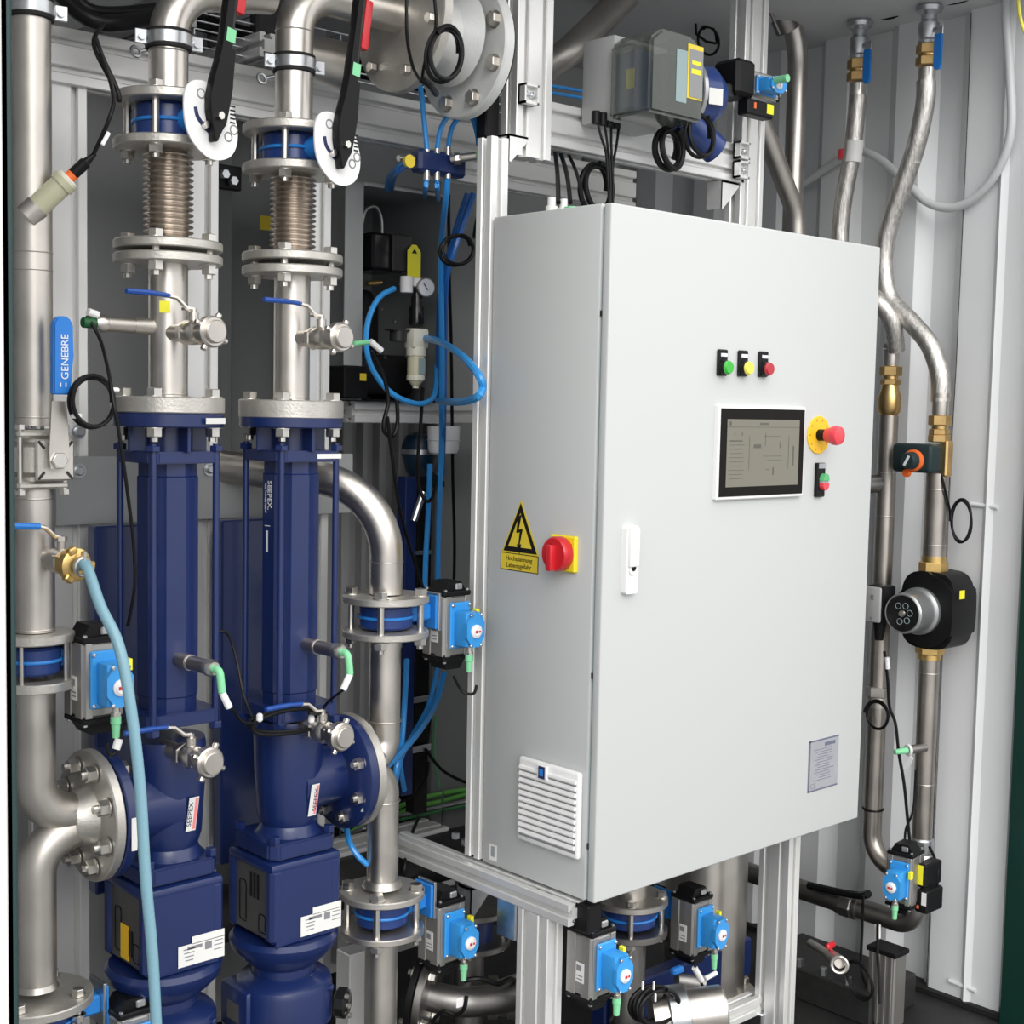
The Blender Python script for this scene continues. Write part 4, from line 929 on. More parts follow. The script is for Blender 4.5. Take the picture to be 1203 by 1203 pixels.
part('front_plate', MB().box((2.000, 1.7365, 2.062), (.030, .0012, .096)), 'gasket', t)
fp = part('label_frame', MB().box((2.038, 1.7362, 2.075), (.044, .0012, .100)), 'sign_yellow', t); part('label_field', MB().box((2.040, 1.7352, 2.072), (.038, .0010, .088)), 'panel_grey', fp)
part('label_print', MB().box((2.040, 1.7345, 2.092), (.026, .0005, .007)).box((2.040, 1.7345, 2.076), (.028, .0005, .009)), 'tag_yellow', fp)
for i in range(4):
    p = P(700 + i * 8, 138 + i * 2, Y=1.86); part('cable_plug', MB().cyl(p + V((0, 0, .012)), p + V((0, 0, -.012)), .0085, n=14, bev=.001), 'black', t)
# cables out of it
for i, q in enumerate([[(702, 143), (706, 160), (712, 180), (714, 210), (716, 242)], [(710, 145), (713, 165), (716, 190), (717, 215), (717, 242)], [(718, 147), (718, 170), (719, 195), (719, 242)], [(727, 149), (724, 172), (720, 195), (720, 220), (720, 242)]]):
    hose('power_cable', ['leftmost', 'second from left', 'third from left', 'rightmost'][i] + ' black cable dropping from the transmitter to the cabinet roof', 'cable', .0026, 'cable', [(a, b, 1.858 - .006 * k) for k, (a, b) in enumerate(q)], k=5)
for i, (a, b) in enumerate(((652, 178), (658, 178), (665, 175))):
    hose('power_cable', ['left', 'middle', 'right'][i] + ' black cable entering the pale glands on the cabinet roof', 'cable', .0045 if i < 2 else .0035, 'cable', [(a, b, 2.02), (a + 3 + i * 5, 205, 1.9), (a + 4 + i * 8, 238, 1.82)], k=5)
loop('cable_coil', 'thick black cable coil standing on the cabinet roof', 'cable', .0055, 'cable', P(697, 222, Y=1.93), .036, .045, None, 2.3, u=(1, 0, 0))
loop('cable_coil', 'black cable loop hanging in front of the beam under the transmitter', 'cable', .0062, 'cable', P(781, 176, Y=1.82), .034, .036, None, 2.3, u=(1, .1, -.45), v=(0.35, 0, 1))
loop('cable_coil', 'larger black cable loop hanging below the blue motor right of transmitter', 'cable', .0042, 'cable', P(819, 160, Y=1.80), .036, .040, None, 2.2, u=(1, 0, 0))
loop('cable_coil', 'black cable ring hanging against the grey panel above the transmitter', 'cable', .0034, 'cable', P(831, 48, Y=2.3), .034, .034, None, 1.4, tail=([P(818, -10, Y=2.3), P(818, 40, Y=2.3)], []), u=(1, 0, 0))
# flow tube: blue ring flanges
t = T('flow_meter', 'round blue flow meter body with steel ring right of the transmitter', 'flow meter', (2.20, 1.86, 2.05))
part('ring', MB().lathe([(.066, 0), (.068, .002), (.068, .010), (.066, .012)], 40, (2.165, 1.87, 2.075), (1, -.25, 0)), 'silver_cap', t)
part('body', MB().lathe([(.058, .012), (.062, .016), (.062, .05), (.045, .075)], 40, (2.165, 1.87, 2.075), (1, -.25, 0)), 'blue_body', t)
part('body_label', MB().box((2.178, 1.800, 2.063), (.032, .002, .032), R=Matrix.Rotation(-.3, 3, 'Z')), 'label', t)
part('lower_body', MB().cyl((2.15, 1.86, 2.02), (2.23, 1.84, 1.97), .03, n=20), 'blue_body', t)
# top right valve: actuator lying on its side
c = P(868, 98, Y=1.86)
t = T('actuated_butterfly_valve', 'valve with blue position box lying sideways in front of right upright post', 'valve', c, ACT)
M = Matrix.Translation(c + V((.055, 0, 0))) @ Matrix.Rotation(PI / 2, 4, 'Y') @ Matrix.Scale(.8, 4)
actuator(t, M, lab=False, conn=False, yellow=False)
part('black_block', MB().box(c + V((-.028, -.01, 0)), (.060, .07, .075), .008), 'black', t)
part('solenoid', MB().box(c + V((.02, -.03, -.055)), (.085, .03, .032), .003), 'black', t); part('solenoid_tag', MB().box(c + V((.050, -.0455, -.052)), (.022, .001, .020)), 'tag_yellow', t)
part('lamp', MB().box(c + V((-.002, -.046, -.052)), (.006, .002, .012)), 'orange', t)
part('plug', MB().cyl(c + V((.04, -.055, .003)), c + V((.04, -.095, .003)), .008, n=12), 'mint', t)
part('valve_block', MB().box(c + V((-.075, -.01, -.03)), (.05, .04, .03), .004), 'dark_part', t)

# ======================= PIPES AT THE TOP
t = T('valve_casting', 'light grey cast valve body with large bolted flange at top centre', 'valve', (1.60, 1.96, 2.0))
zc = zb(-14) - .015
part('header_flange', MB().lathe([(.120, 0), (.125, .003), (.125, .020), (.120, .023)], 56, (1.505, YP, zc + .01), (1, 0, 0)), 'cast', t)
part('casting', MB().lathe([(.050, .02), (.050, .06), (.058, .10), (.085, .128)], 44, (1.505, YP, zc), (1, 0, 0)), 'cast_grey', t)
part('large_flange', MB().lathe([(.118, 0), (.121, .003), (.121, .020), (.119, .022)], 60, (1.650, YP, zc - .018), (1, 0, 0)), 'cast_grey', t)
for i in range(8):
    a = PI / 8 + i * PI / 4; p = V((1.650, YP + .098 * math.cos(a), zc - .018 + .098 * math.sin(a)))
    part('bolt', MB().hexn(p, p - V((.013, 0, 0)), .013).lathe([(.016, -.002), (.016, .001)], 16, p, (-1, 0, 0)), 'steel_dull', t)
part('flange_gasket', MB().lathe([(.116, 0), (.116, .005)], 48, (1.672, YP, zc - .018), (1, 0, 0)), 'rubber', t)
for i in range(6):
    a = i * PI / 3 + .2; p = V((1.503, YP + .10 * math.cos(a), zc + .01 + .10 * math.sin(a)))
    part('bolt', MB().hexn(p, p - V((.012, 0, 0)), .010), 'bolt', t)
solo('pipe_reducer', MB().lathe([(.031, 0), (.034, .02), (.040, .07), (.042, .13)], 36, (1.35, YP + .115, zb(38)), (1, .08, 0)), 'steel_dull', 'wide steel pipe end partly hidden behind right lever', 'pipe')
solo('steel_pipe', MB().tube(bend([P(760, -30, Y=2.30), P(668, 62, Y=2.30), P(640, 80, Y=2.34)], .06), .034, 28), 'steel_dull', 'slanting stainless pipe behind the upright post at top centre', 'pipe')
for i, (y_, d) in enumerate(((104, 'upper'), (112, 'lower'))): hose('air_hose', f'{d} of two blue hoses seen between upright post and transmitter', 'air hose', .004, 'blue_hose', [(600, y_ - 8, 2.15), (640, y_ - 4, 2.15), (690, y_ + 4, 2.15)])
# grey pipes at right top
q = [P(915, -25, Y=2.14), P(938, 55, Y=2.14), P(938, 290, Y=2.14)]
q[2] = V((q[1].x, 2.14, 1.75))
solo('steel_pipe', MB().tube(bend(q, .05), .025, 28), 'steel', 'stainless pipe dropping behind right end of cabinet, bent at the top', 'pipe')
solo('pipe_coupling', MB().cyl(P(910, -5, Y=2.14), P(925, 35, Y=2.14), .030, n=24).cyl(P(900, 2, Y=2.11), P(916, 40, Y=2.11), .004).cyl(P(928, -5, Y=2.11), P(942, 22, Y=2.11), .004), 'steel_dark', 'bolted pipe coupling on the bent pipe near the ceiling', 'pipe coupling')
solo('steel_pipe', MB().tube(bend([P(885, 120, Y=2.12), P(935, 250, Y=2.12), P(936, 330, Y=2.12)], .03), .024, 24), 'steel_dull', 'slanting darker pipe joining behind the right upright post', 'pipe')
# things on the ceiling side
solo('cable_bundle', MB().tube(smooth([P(62, -20, Y=2.12), P(85, 8, Y=2.10), P(115, 26, Y=2.08), P(150, 26, Y=2.08), P(200, 18, Y=2.12)], 6), .0135, 12), 'cable', 'thick black cable bundle sagging at upper left', 'cable')
solo('cable_bundle', MB().tube(smooth([P(78, -20, Y=2.14), P(100, 8, Y=2.12), P(130, 15, Y=2.12), P(190, 10, Y=2.14)], 6), .010, 12), 'cable', 'thinner black cable bundle running behind the thick one at upper left', 'cable')
t = T('cable_tray', 'wire mesh cable tray under the ceiling behind the riser pipes', 'cable tray', P(290, 30, Y=2.4), None)
b = MB()
for i in range(5): b.cyl(P(190, -8 + i * 0, Y=2.30 + .04 * i), P(600, 85, Y=2.30 + .04 * i), .002, n=6)
for i in range(5): b.cyl(P(190, 5 + i * 10, Y=2.30), P(600, 95 + i * 10, Y=2.30), .0018, n=6)
for i in range(14):
    u = i / 13; a = P(190, -8, Y=2.30).lerp(P(600, 85, Y=2.30), u); b.tube([a + V((0, .16, 0)), a, a - V((0, 0, .06))], .0018, 5)
part('wires', b, 'zinc', t)
for i in range(6): hose('tray_cable', ['lowest', 'second lowest', 'third lowest', 'middle', 'second highest', 'highest'][i] + ' black cable lying in the mesh tray behind the risers', 'cable', .006, 'cable', [(200, 24 - i * 3, 2.33 + .018 * i), (300, 52 - i * 3, 2.34 + .018 * i), (420, 88 - i * 4, 2.33 + .018 * i), (560, 118 - i * 4, 2.33 + .018 * i)])
solo('junction_box', MB().box(P(312, 30, Y=2.30), (.055, .03, .065), .004), 'dark_part', 'small dark grey box between the two riser pipes', 'box')
prof((1.40, 2.24, 2.075), (1.47, 2.60, 2.12), 1, 'aluminium profile running back under the tray behind right riser')
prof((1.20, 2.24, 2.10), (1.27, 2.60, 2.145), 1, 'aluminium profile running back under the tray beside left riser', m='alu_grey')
# cables round the big flange
loop('cable_coil', 'black cable coil hanging in front of the large light grey flange', 'cable', .0042, 'cable', P(520, 65, Y=1.80), .030, .042, None, 2.4, u=(1, -.2, .25))
hose('signal_cable', 'thin black cable hanging down left of the large flange coil', 'cable', .0028, 'cable', [(478, -20, 1.80), (478, 40, 1.80), (484, 75, 1.82), (492, 92, 1.85)])
hose('signal_cable', 'second thin black cable hanging beside the large flange coil', 'cable', .0028, 'cable', [(508, -20, 1.80), (512, 30, 1.80), (500, 70, 1.82), (496, 92, 1.85)])
hose('signal_cable', 'short black cable bunch gathered under the large flange coil', 'cable', .006, 'cable', [(494, 92, 1.86), (505, 100, 1.86), (512, 110, 1.92)])

# ======================= COMPRESSOR ENCLOSURE
EX0, EX1, EY0, EY1, EZ0, EZ1 = 1.69, 1.90, 2.31, 2.56, 1.447, 1.886
t = T('compressor_enclosure', 'open fronted dark grey sheet steel enclosure right of the right bellows', 'enclosure', ((EX0 + EX1) / 2, (EY0 + EY1) / 2, EZ0))
th = .004
part('side_panel', MB().box((EX0, (EY0 + EY1) / 2, (EZ0 + EZ1) / 2), (th, EY1 - EY0, EZ1 - EZ0), .001), 'enclosure_edge', t)
part('side_panel', MB().box((EX1, (EY0 + EY1) / 2, (EZ0 + EZ1) / 2), (th, EY1 - EY0, EZ1 - EZ0), .001), 'enclosure', t)
part('top_panel', MB().box(((EX0 + EX1) / 2, (EY0 + EY1) / 2, EZ1), (EX1 - EX0, EY1 - EY0, th), .001), 'enclosure', t)
part('back_panel', MB().box(((EX0 + EX1) / 2, EY1, (EZ0 + EZ1) / 2), (EX1 - EX0, th, EZ1 - EZ0), .001), 'enclosure', t)
part('front_rim', MB().box(((EX0 + EX1) / 2, EY0 - .001, EZ1 - .001), (EX1 - EX0, .004, .006)).box((EX1, EY0 - .001, (EZ0 + EZ1) / 2), (.005, .004, EZ1 - EZ0)), 'panel_light', t)
part('base_panel', MB().box(((EX0 + EX1) / 2, (EY0 + EY1) / 2, EZ0), (EX1 - EX0, EY1 - EY0, th), .001), 'black', t)
part('front_flange', MB().box((EX0 - .022, EY0, (EZ0 + .07 + EZ1) / 2), (.045, .003, EZ1 - EZ0 - .07)), 'enclosure_edge', t)
part('lower_block', MB().box((EX0 - .018, EY0 + .02, EZ0 + .036), (.06, .06, .066), .003), 'black', t)
part('yellow_sticker', MB().box((EX0 - .003, EY0 - .0115, EZ0 + .047), (.016, .001, .015)), 'sign_yellow', t)
t = T('compressor', 'black air compressor unit with a yellow tag inside the grey enclosure', 'compressor', (1.78, 2.40, EZ0))
cb = P(470, 312, Y=2.33)
part('control_block', MB().box((1.778, 2.385, 1.757), (.085, .10, .078), .006), 'black_shiny', t)
part('front_bracket', MB().box((1.806, 2.330, 1.757), (.050, .008, .076), .002), 'dark_part', t)
yt = P(486, 308, Y=2.32)
yb = MB().prism([(-.0175, -.030), (.0175, -.038), (.0175, .022), (.006, .036), (-.006, .036), (-.0175, .024)], (yt.x, yt.y, yt.z), (1, 0, 0), (0, 0, 1), (0, -.002, 0))
part('yellow_tag', yb, 'tag_yellow', t); part('tag_hole', MB().prism([(-.007, .018), (.007, .018), (0, .028)], (yt.x, yt.y - .0022, yt.z), (1, 0, 0), (0, 0, 1), (0, -.0006, 0)), 'black', t)
part('motor_housing', MB().lathe([(.05, -.09), (.066, -.08), (.066, .02), (.05, .05), (.02, .06)], 28, (1.755, 2.45, 1.63)), 'black', t)
part('tank_base', MB().box((1.79, 2.44, 1.50), (.17, .16, .09), .02, seg=2), 'black', t)
part('pump_head', MB().cyl((1.70, 2.42, 1.80), (1.745, 2.40, 1.80), .020, n=20), 'dark_part', t)
part('air_pipe', MB().tube(smooth([P(425, 262, Y=2.42), P(430, 246, Y=2.42), P(441, 243, Y=2.42), P(448, 258, Y=2.42), P(448, 288, Y=2.42)], 6), .0042, 10), 'silver_cap', t, 'curved silver air pipe')
part('brass_fitting', MB().cyl(P(431, 333, Y=2.36), P(448, 332, Y=2.36), .005, n=10), 'yellow_brass', t)
for q in ((448, 363), (452, 420), (463, 378)): part('screw', MB().lathe([(.004, 0), (.003, .004)], 10, P(*q, Y=2.36), (0, -1, 0)), 'bolt', t)
# filter regulator with gauge
fx_, fy_ = P(489, 400, Y=2.29).x, 2.29
t = T('filter_regulator', 'cream filter regulator with clear bowl and pressure gauge in front of compressor', 'regulator', (fx_, fy_, zat(455, fx_, fy_)))
zz = lambda p: zat(p, fx_, fy_)
part('fitting', MB().cyl((fx_ - .028, fy_, zz(345)), (fx_ - .028, fy_, zz(326)), .0135, n=20, bev=.001).cyl((fx_ - .028, fy_, zz(336)), (fx_ - .028, fy_, zz(334)), .0145, n=20), 'white', t)
part('fitting', MB().cyl((fx_ + .000, fy_, zz(337)), (fx_ + .000, fy_, zz(327)), .0115, n=20, bev=.001), 'white', t)
part('knob', MB().lathe([(.009, zz(385)), (.016, zz(380)), (.016, zz(362)), (.012, zz(358)), (.012, zz(350)), (.006, zz(338))], 22, (fx_, fy_, 0)), 'black_shiny', t)
part('body', MB().box((fx_, fy_, (zz(386) + zz(410)) / 2), (.042, .036, zz(386) - zz(410)), .006, seg=2).cyl((fx_, fy_, zz(418)), (fx_, fy_, zz(408)), .021, n=24), 'cream', t)
part('bowl', MB().lathe([(.009, zz(453)), (.016, zz(448)), (.0185, zz(440)), (.0185, zz(418))], 24, (fx_, fy_, 0)), 'clear_cup', t)
part('bowl_guard', MB().lathe([(.0195, zz(447)), (.0195, zz(441))], 24, (fx_, fy_, 0)).cyl((fx_, fy_, zz(456)), (fx_, fy_, zz(449)), .007, n=12), 'cream', t)
part('bowl_window', MB().box((fx_ + .002, fy_ - .0178, (zz(421) + zz(440)) / 2), (.018, .003, zz(421) - zz(440)), .001), 'gasket', t)
part('bracket', MB().box((fx_ - .042, fy_ + .01, zz(389)), (.044, .03, .003)).cyl((fx_ - .040, fy_ + .01, zz(402)), (fx_ - .040, fy_ + .01, zz(390)), .018, n=20), 'dark_part', t)
gp_ = P(501, 338, Y=2.275); g_ = part('gauge', MB().lathe([(.0195, 0), (.0205, .004), (.0205, .016), (.019, .018)], 32, gp_ + V((0, .012, 0)), (-.25, -1, 0)), 'steel', t)
part('gauge_face', MB().lathe([(.0175, .017), (.0175, .0185)], 32, gp_ + V((0, .012, 0)), (-.25, -1, 0)), 'dial', g_)
Mg = frame(gp_ + V((-.0047, -.0072, 0)), (0, 0, 1), (-.25, -1, 0)); part('gauge_needle', MB(Mg).box((.002, .003, .0003), (.018, .0016, .0006), R=Matrix.Rotation(.6, 3, 'Z')), 'black', g_)
# hoses of the compressor
AH = 'air hose'
hose('air_hose', 'light blue hose looping from the filter fitting down to the rail', AH, .0058, 'blue_light', [(463, 339, 2.28), (445, 350, 2.27), (433, 375, 2.26), (430, 405, 2.25), (438, 435, 2.25), (460, 462, 2.24), (488, 474, 2.24), (506, 470, 2.25), (512, 455, 2.28), (513, 430, 2.31)])
hose('air_hose', 'thick blue hose arching right from the cream filter to the post', AH, .0075, 'blue_light', [(499, 397, 2.28), (520, 403, 2.15), (545, 420, 1.97), (562, 440, 1.885), (567, 455, 1.88), (560, 467, 1.885), (540, 472, 2.0), (515, 471, 2.24)])
t = T('air_manifold', 'dark blue air manifold with push fittings above the enclosure', 'manifold', P(520, 195, Y=2.06), None)
mp_ = P(515, 193, Y=2.06)
part('body', MB().box(mp_, (.115, .035, .042), .006), 'navy', t)
for i, (px, py, d) in enumerate([(501, 181, 1), (513, 180, 1), (526, 178, 1), (501, 207, -1), (513, 207, -1), (526, 205, -1)]):
    p = P(px, py, Y=2.05); part('fitting', MB().cyl(p - V((0, 0, .010 * d)), p + V((0, 0, .008 * d)), .0062, n=12), 'bolt', t)
p = P(515, 187, Y=2.04); part('sensor_body', MB().cyl(P(530, 187, Y=2.04), P(560, 183, Y=2.0), .008, n=16).cyl(P(533, 187, Y=2.035), P(540, 186, Y=2.03), .012, n=8), 'steel', t)
part('plug', MB().tube(bend([P(560, 183, Y=2.0), P(568, 183, Y=2.0), P(569, 202, Y=2.0)], .008, 4), .0085, 10), 'mint', t)
part('gauge_dial', MB().lathe([(.010, 0), (.012, .01)], 18, P(478, 190, Y=2.05), (0, -1, 0)), 'sign_yellow', t)
part('end_fitting', MB().cyl(P(468, 186, Y=2.06), P(486, 186, Y=2.06), .006, n=12), 'bolt', t)
hose('signal_cable', 'black cable dropping from the mint green plug on the manifold', 'cable', .0032, 'cable', [(570, 202, 2.0), (572, 225, 2.0), (562, 250, 2.02), (557, 275, 2.04), (558, 280, 2.04)])
loop('cable_coil', 'loose black cable coil hanging right of the enclosure', 'cable', .0034, 'cable', P(535, 294, Y=2.10), .036, .028, None, 2.2, u=(1, -.1, .35), v=(-.4, 0, 1))
hose('air_hose', 'blue hose coming down from the cable bunch to the manifold', AH, .0052, 'blue_hose', [(490, 85, 2.0), (495, 110, 2.03), (498, 140, 2.05), (502, 180, 2.05)])
hose('air_hose', 'outer blue hose arching over the manifold to the right', AH, .0048, 'blue_hose', [(513, 178, 2.05), (518, 150, 2.04), (532, 132, 2.02), (550, 130, 2.01), (562, 145, 2.01), (566, 168, 2.03)])
hose('air_hose', 'inner blue hose arching over the manifold to the right', AH, .0048, 'blue_hose', [(526, 176, 2.05), (531, 150, 2.04), (543, 136, 2.02), (554, 138, 2.01), (560, 155, 2.02), (562, 170, 2.03)])
hose('air_hose', 'blue hose leaving the manifold left and curving behind the enclosure top', AH, .0062, 'blue_hose', [(513, 186, 2.05), (490, 189, 2.07), (470, 196, 2.1), (458, 208, 2.2), (455, 222, 2.3)])
hose('air_hose', 'second blue hose curving left behind the enclosure top', AH, .0058, 'blue_hose_dark', [(500, 190, 2.06), (480, 193, 2.08), (464, 205, 2.12), (460, 222, 2.3)])
hose('air_hose', 'left short blue hose below the manifold', AH, .0050, 'blue_hose', [(501, 212, 2.05), (500, 222, 2.06), (499, 232, 2.35)])
hose('air_hose', 'middle short blue hose below the manifold', AH, .0050, 'blue_hose', [(513, 212, 2.05), (514, 224, 2.06), (515, 236, 2.35)])
hose('air_hose', 'long blue hose running down from the manifold beside the enclosure edge', AH, .0062, 'blue_hose', [(526, 208, 2.05), (523, 240, 2.08), (518, 300, 2.2), (519, 400, 2.25), (519, 475, 2.27), (519, 520, 2.3), (516, 600, 2.3), (514, 690, 2.3)])
hose('air_hose', 'dark blue hose slanting down behind the loose cable coil', AH, .0068, 'blue_hose_dark', [(556, 228, 2.2), (545, 260, 2.2), (533, 295, 2.2), (524, 330, 2.22), (522, 400, 2.28), (521, 480, 2.28), (519, 560, 2.33)])
hose('air_hose', 'second dark blue hose slanting down behind the loose cable coil', AH, .0058, 'blue_hose_dark', [(549, 228, 2.22), (538, 260, 2.22), (527, 300, 2.22), (517, 340, 2.25), (515, 400, 2.3), (515, 470, 2.3)])
hose('air_hose', 'bright blue hose running down beside black cable duct to the upper valve', AH, .0060, 'blue_hose', [(505, 545, 2.32), (503, 600, 2.32), (500, 660, 2.3), (499, 695, 2.25)])
hose('air_hose', 'short blue hose visible behind pipe bend right of the duct', AH, .0060, 'blue_hose', [(478, 775, 2.25), (475, 830, 2.2), (472, 870, 2.18), (465, 905, 2.15), (460, 940, 2.2)])
hose('air_hose', 'wide blue hose sweeping down left behind the lower right steel line', AH, .0075, 'blue_hose', [(522, 790, 2.3), (512, 825, 2.28), (495, 855, 2.22), (470, 885, 2.15), (450, 905, 2.1), (425, 945, 2.06), (403, 975, 2.05)])
hose('air_hose', 'narrow blue hose sweeping down left beside the wide one', AH, .0055, 'blue_hose', [(514, 785, 2.32), (503, 830, 2.30), (480, 872, 2.24), (468, 900, 2.2), (464, 930, 2.2)])
hose('air_hose', 'blue hose hanging straight to the cable tray from the sweep', AH, .0055, 'blue_hose', [(468, 880, 2.2), (471, 905, 2.22), (475, 928, 2.25)])
hose('air_hose', 'short blue hose curling onto lower right flange', AH, .0055, 'blue_hose', [(407, 968, 2.03), (410, 988, 2.0), (420, 1005, 1.98), (432, 1016, 1.97)])
# cable duct and cables behind
def strip(px0, px1, py0, py1, Y, m, nm, label, cat, d=.02, group=None):
    a = P(px0, py0, Y=Y); b = P(px1, py0, Y=Y); c = P(px1, py1, Y=Y)
    return solo(nm, MB().box(((a.x + b.x) / 2, Y, (a.z + c.z) / 2), (abs(b.x - a.x), d, abs(a.z - c.z)), .001), m, label, cat, group)
strip(487, 503, 560, 950, 2.36, 'black', 'cable_bundle', 'upright black cable bundle strapped beside the steel line', 'cable bundle', .03)
strip(472, 485, 560, 930, 2.34, 'navy', 'support_post', 'narrow dark blue upright beside the black cable bundle', 'post', .03)
for i, py in enumerate((648, 735, 820, 878)): strip(482, 506, py, py + 3, 2.335, 'zinc', 'cable_tie', ['highest', 'second', 'third', 'lowest'][i] + ' pale tie around the upright black cable bundle', 'cable tie', .004)
for i, q in enumerate([[(527, 230, 2.12), (528, 330, 2.3), (530, 400, 2.33), (531, 480, 2.33), (532, 560, 2.35), (534, 640, 2.35), (533, 690, 2.3)],
          [(455, 490, 2.1), (460, 530, 2.12), (470, 600, 2.15), (487, 660, 2.2), (500, 700, 2.2)],
          [(511, 700, 2.35), (512, 790, 2.35), (505, 850, 2.36), (498, 900, 2.38), (490, 940, 2.38)],
          [(500, 880, 2.33), (520, 905, 2.33), (550, 920, 2.3), (575, 922, 2.3)],
          [(503, 895, 2.33), (500, 915, 2.33), (485, 935, 2.33), (470, 942, 2.33)],
          [(492, 960, 2.2), (480, 990, 2.15), (476, 1015, 2.1), (474, 1040, 2.1)]]):
    hose('signal_cable', ['long black cable hanging straight right of the enclosure', 'black cable sagging from the enclosure rail across the pipe bend', 'black cable beside the black bundle at mid height', 'thick black cable curving right behind cabinet post', 'black cable curving left towards the tray', 'short black cable end above the low aluminium rail'][i], 'cable', .0036, 'cable', q)
for i, q in enumerate([[(400, 985, 2.6), (470, 947, 2.6), (520, 932, 2.6), (600, 920, 2.6)], [(400, 1000, 2.6), (470, 955, 2.6), (530, 938, 2.6), (600, 915, 2.6)], [(470, 962, 2.6), (540, 947, 2.6), (600, 935, 2.6)], [(512, 840, 2.5), (510, 880, 2.5), (516, 925, 2.5)]]):
    hose('earth_cable', ['upper green cable lying in the low tray', 'lower green cable crossing the upper one in the low tray', 'dark green cable at the tray edge', 'vertical green cable dropping to the low tray'][i], 'cable', .0062 if i < 3 else .003, 'green_cable' if i < 2 else 'green', q)
for i in range(5): hose('tray_cable', ['lowest', 'low', 'middle', 'upper', 'topmost'][i] + ' black cable in the low wire tray behind the right steel line', 'cable', .009, 'cable', [(395, 1000 - i * 6, 2.63 + .012 * i), (470, 972 - i * 9, 2.63 + .012 * i), (600, 938 - i * 9, 2.63 + .012 * i)])
a, b = P(385, 985, Y=2.55), P(600, 925, Y=2.55); b.z = a.z
tr = MB().tube([P(385, 990, Y=2.55), P(455, 962, Y=2.55), P(600, 930, Y=2.55)], .006, 8)
for i in range(6):
    p = P(400 + i * 30, 935 + 6 * (5 - i), Y=2.54); tr.box(p + V((0, 0, -.02)), (.003, .003, .09))
solo('cable_tray', tr, 'zinc', 'low galvanised wire tray behind the right steel line', 'cable tray')
hose('sensor_cable', 'black cable pair with tie hanging below the enclosure rail', 'cable', .0042, 'cable', [(437, 412, 2.2), (450, 440, 2.2), (456, 470, 2.2), (451, 495, 2.2), (452, 508, 2.2), (462, 512, 2.2), (467, 495, 2.2), (466, 470, 2.2)])
solo('cable_tag', MB().cyl(P(435, 401, Y=2.15), P(448, 412, Y=2.15), .0062, n=12), 'white', 'white cable sleeve beside right discharge drain valve', 'label')
solo('cable_plug', MB().cyl(P(415, 404, Y=2.10), P(432, 402, Y=2.12), .005, n=12), 'mint', 'green plug poking out right of the right drain valve', 'plug')
hose('signal_cable', 'black cable looping under the enclosure rail towards blue bracket', 'cable', .0038, 'cable', [(497, 455, 2.25), (494, 500, 2.25), (491, 540, 2.24), (492, 570, 2.24), (500, 588, 2.23), (508, 585, 2.23), (512, 570, 2.25)])
# white beacon + blue bracket
cc = P(521, 517, Y=2.33)
t = T('signal_beacon', 'white round beacon hanging under the enclosure rail', 'beacon', cc)
part('dome', MB().lathe([(.030, -.028), (.034, -.020), (.036, .028), (.034, .030)], 36, cc), 'beacon', t)
part('rim', MB().torus(cc, (0, 0, 1), .0362, .0010, 36, 6), 'dial', t)
cb = P(493, 530, Y=2.40)
t = T('filter_pot', 'dark blue round pot with grey band beside the white beacon', 'filter', cb)
part('pot', MB().lathe([(.012, -.07), (.030, -.045), (.040, -.01), (.040, .012), (.030, .035), (.012, .042)], 30, cb), 'pot', t)
part('band', MB().lathe([(.0412, -.006), (.0412, .004)], 30, cb), 'zinc', t)
solo('bracket_plate', MB().prism([(0, 0), (.075, -.05), (.075, -.062), (.0, -.062)], P(492, 540, Y=2.37), (1, 0, 0), (0, 0, 1), (0, .01, 0)), 'dark_green', 'dark teal triangular bracket under the white beacon', 'bracket')
solo('cable_sleeve', MB().cyl(P(486, 612, Y=2.28), P(497, 578, Y=2.28), .007, n=10), 'zinc', 'clear plastic sleeve below the blue pot', 'sleeve')

# partition panels behind the rack
PN = 'grey partition panels'
def panel(x0, x1, z0, z1, y, m, label): return solo('partition_panel', MB().box(((x0 + x1) / 2, y, (z0 + z1) / 2), (x1 - x0, .02, z1 - z0), .003), m, label, 'panel', PN)
panel(.66, 1.52, .02, 2.30, 2.66, 'panel_light', 'light grey partition panel behind the left pump')
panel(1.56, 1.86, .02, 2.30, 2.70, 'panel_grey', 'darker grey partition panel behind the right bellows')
b = MB()
for i in range(7): b.box((1.90 + i * .055, 2.74, 1.0), (.024 if i % 2 else .014, .03, 1.9), .002)
solo('ribbed_panel', b.box((2.07, 2.76, 1.0), (.42, .012, 1.96)), 'panel_light', 'light ribbed panel behind the polished pipe bend', 'panel')
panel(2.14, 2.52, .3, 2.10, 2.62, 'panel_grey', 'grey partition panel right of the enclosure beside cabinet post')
panel(2.46, 2.72, 1.75, 2.36, 2.72, 'panel_light', 'pale panel above the transmitter beside dark recess')
solo('steel_channel', MB().box((1.44, 2.60, 1.2), (.05, .04, 2.2), .003), 'enclosure', 'dark upright steel channel between the bellows', 'post')
solo('steel_channel', MB().box((1.52, 2.58, 1.2), (.035, .04, 2.2), .003), 'panel_grey', 'thin grey upright steel channel behind right bellows', 'post')

# ======================= RIGHT WALL SERVICES
XW = 2.945
def R_(px, py, X=XW): return P(px, py, X=X)
def vline(px, py, X=XW): p = R_(px, py, X); return p.x, p.y
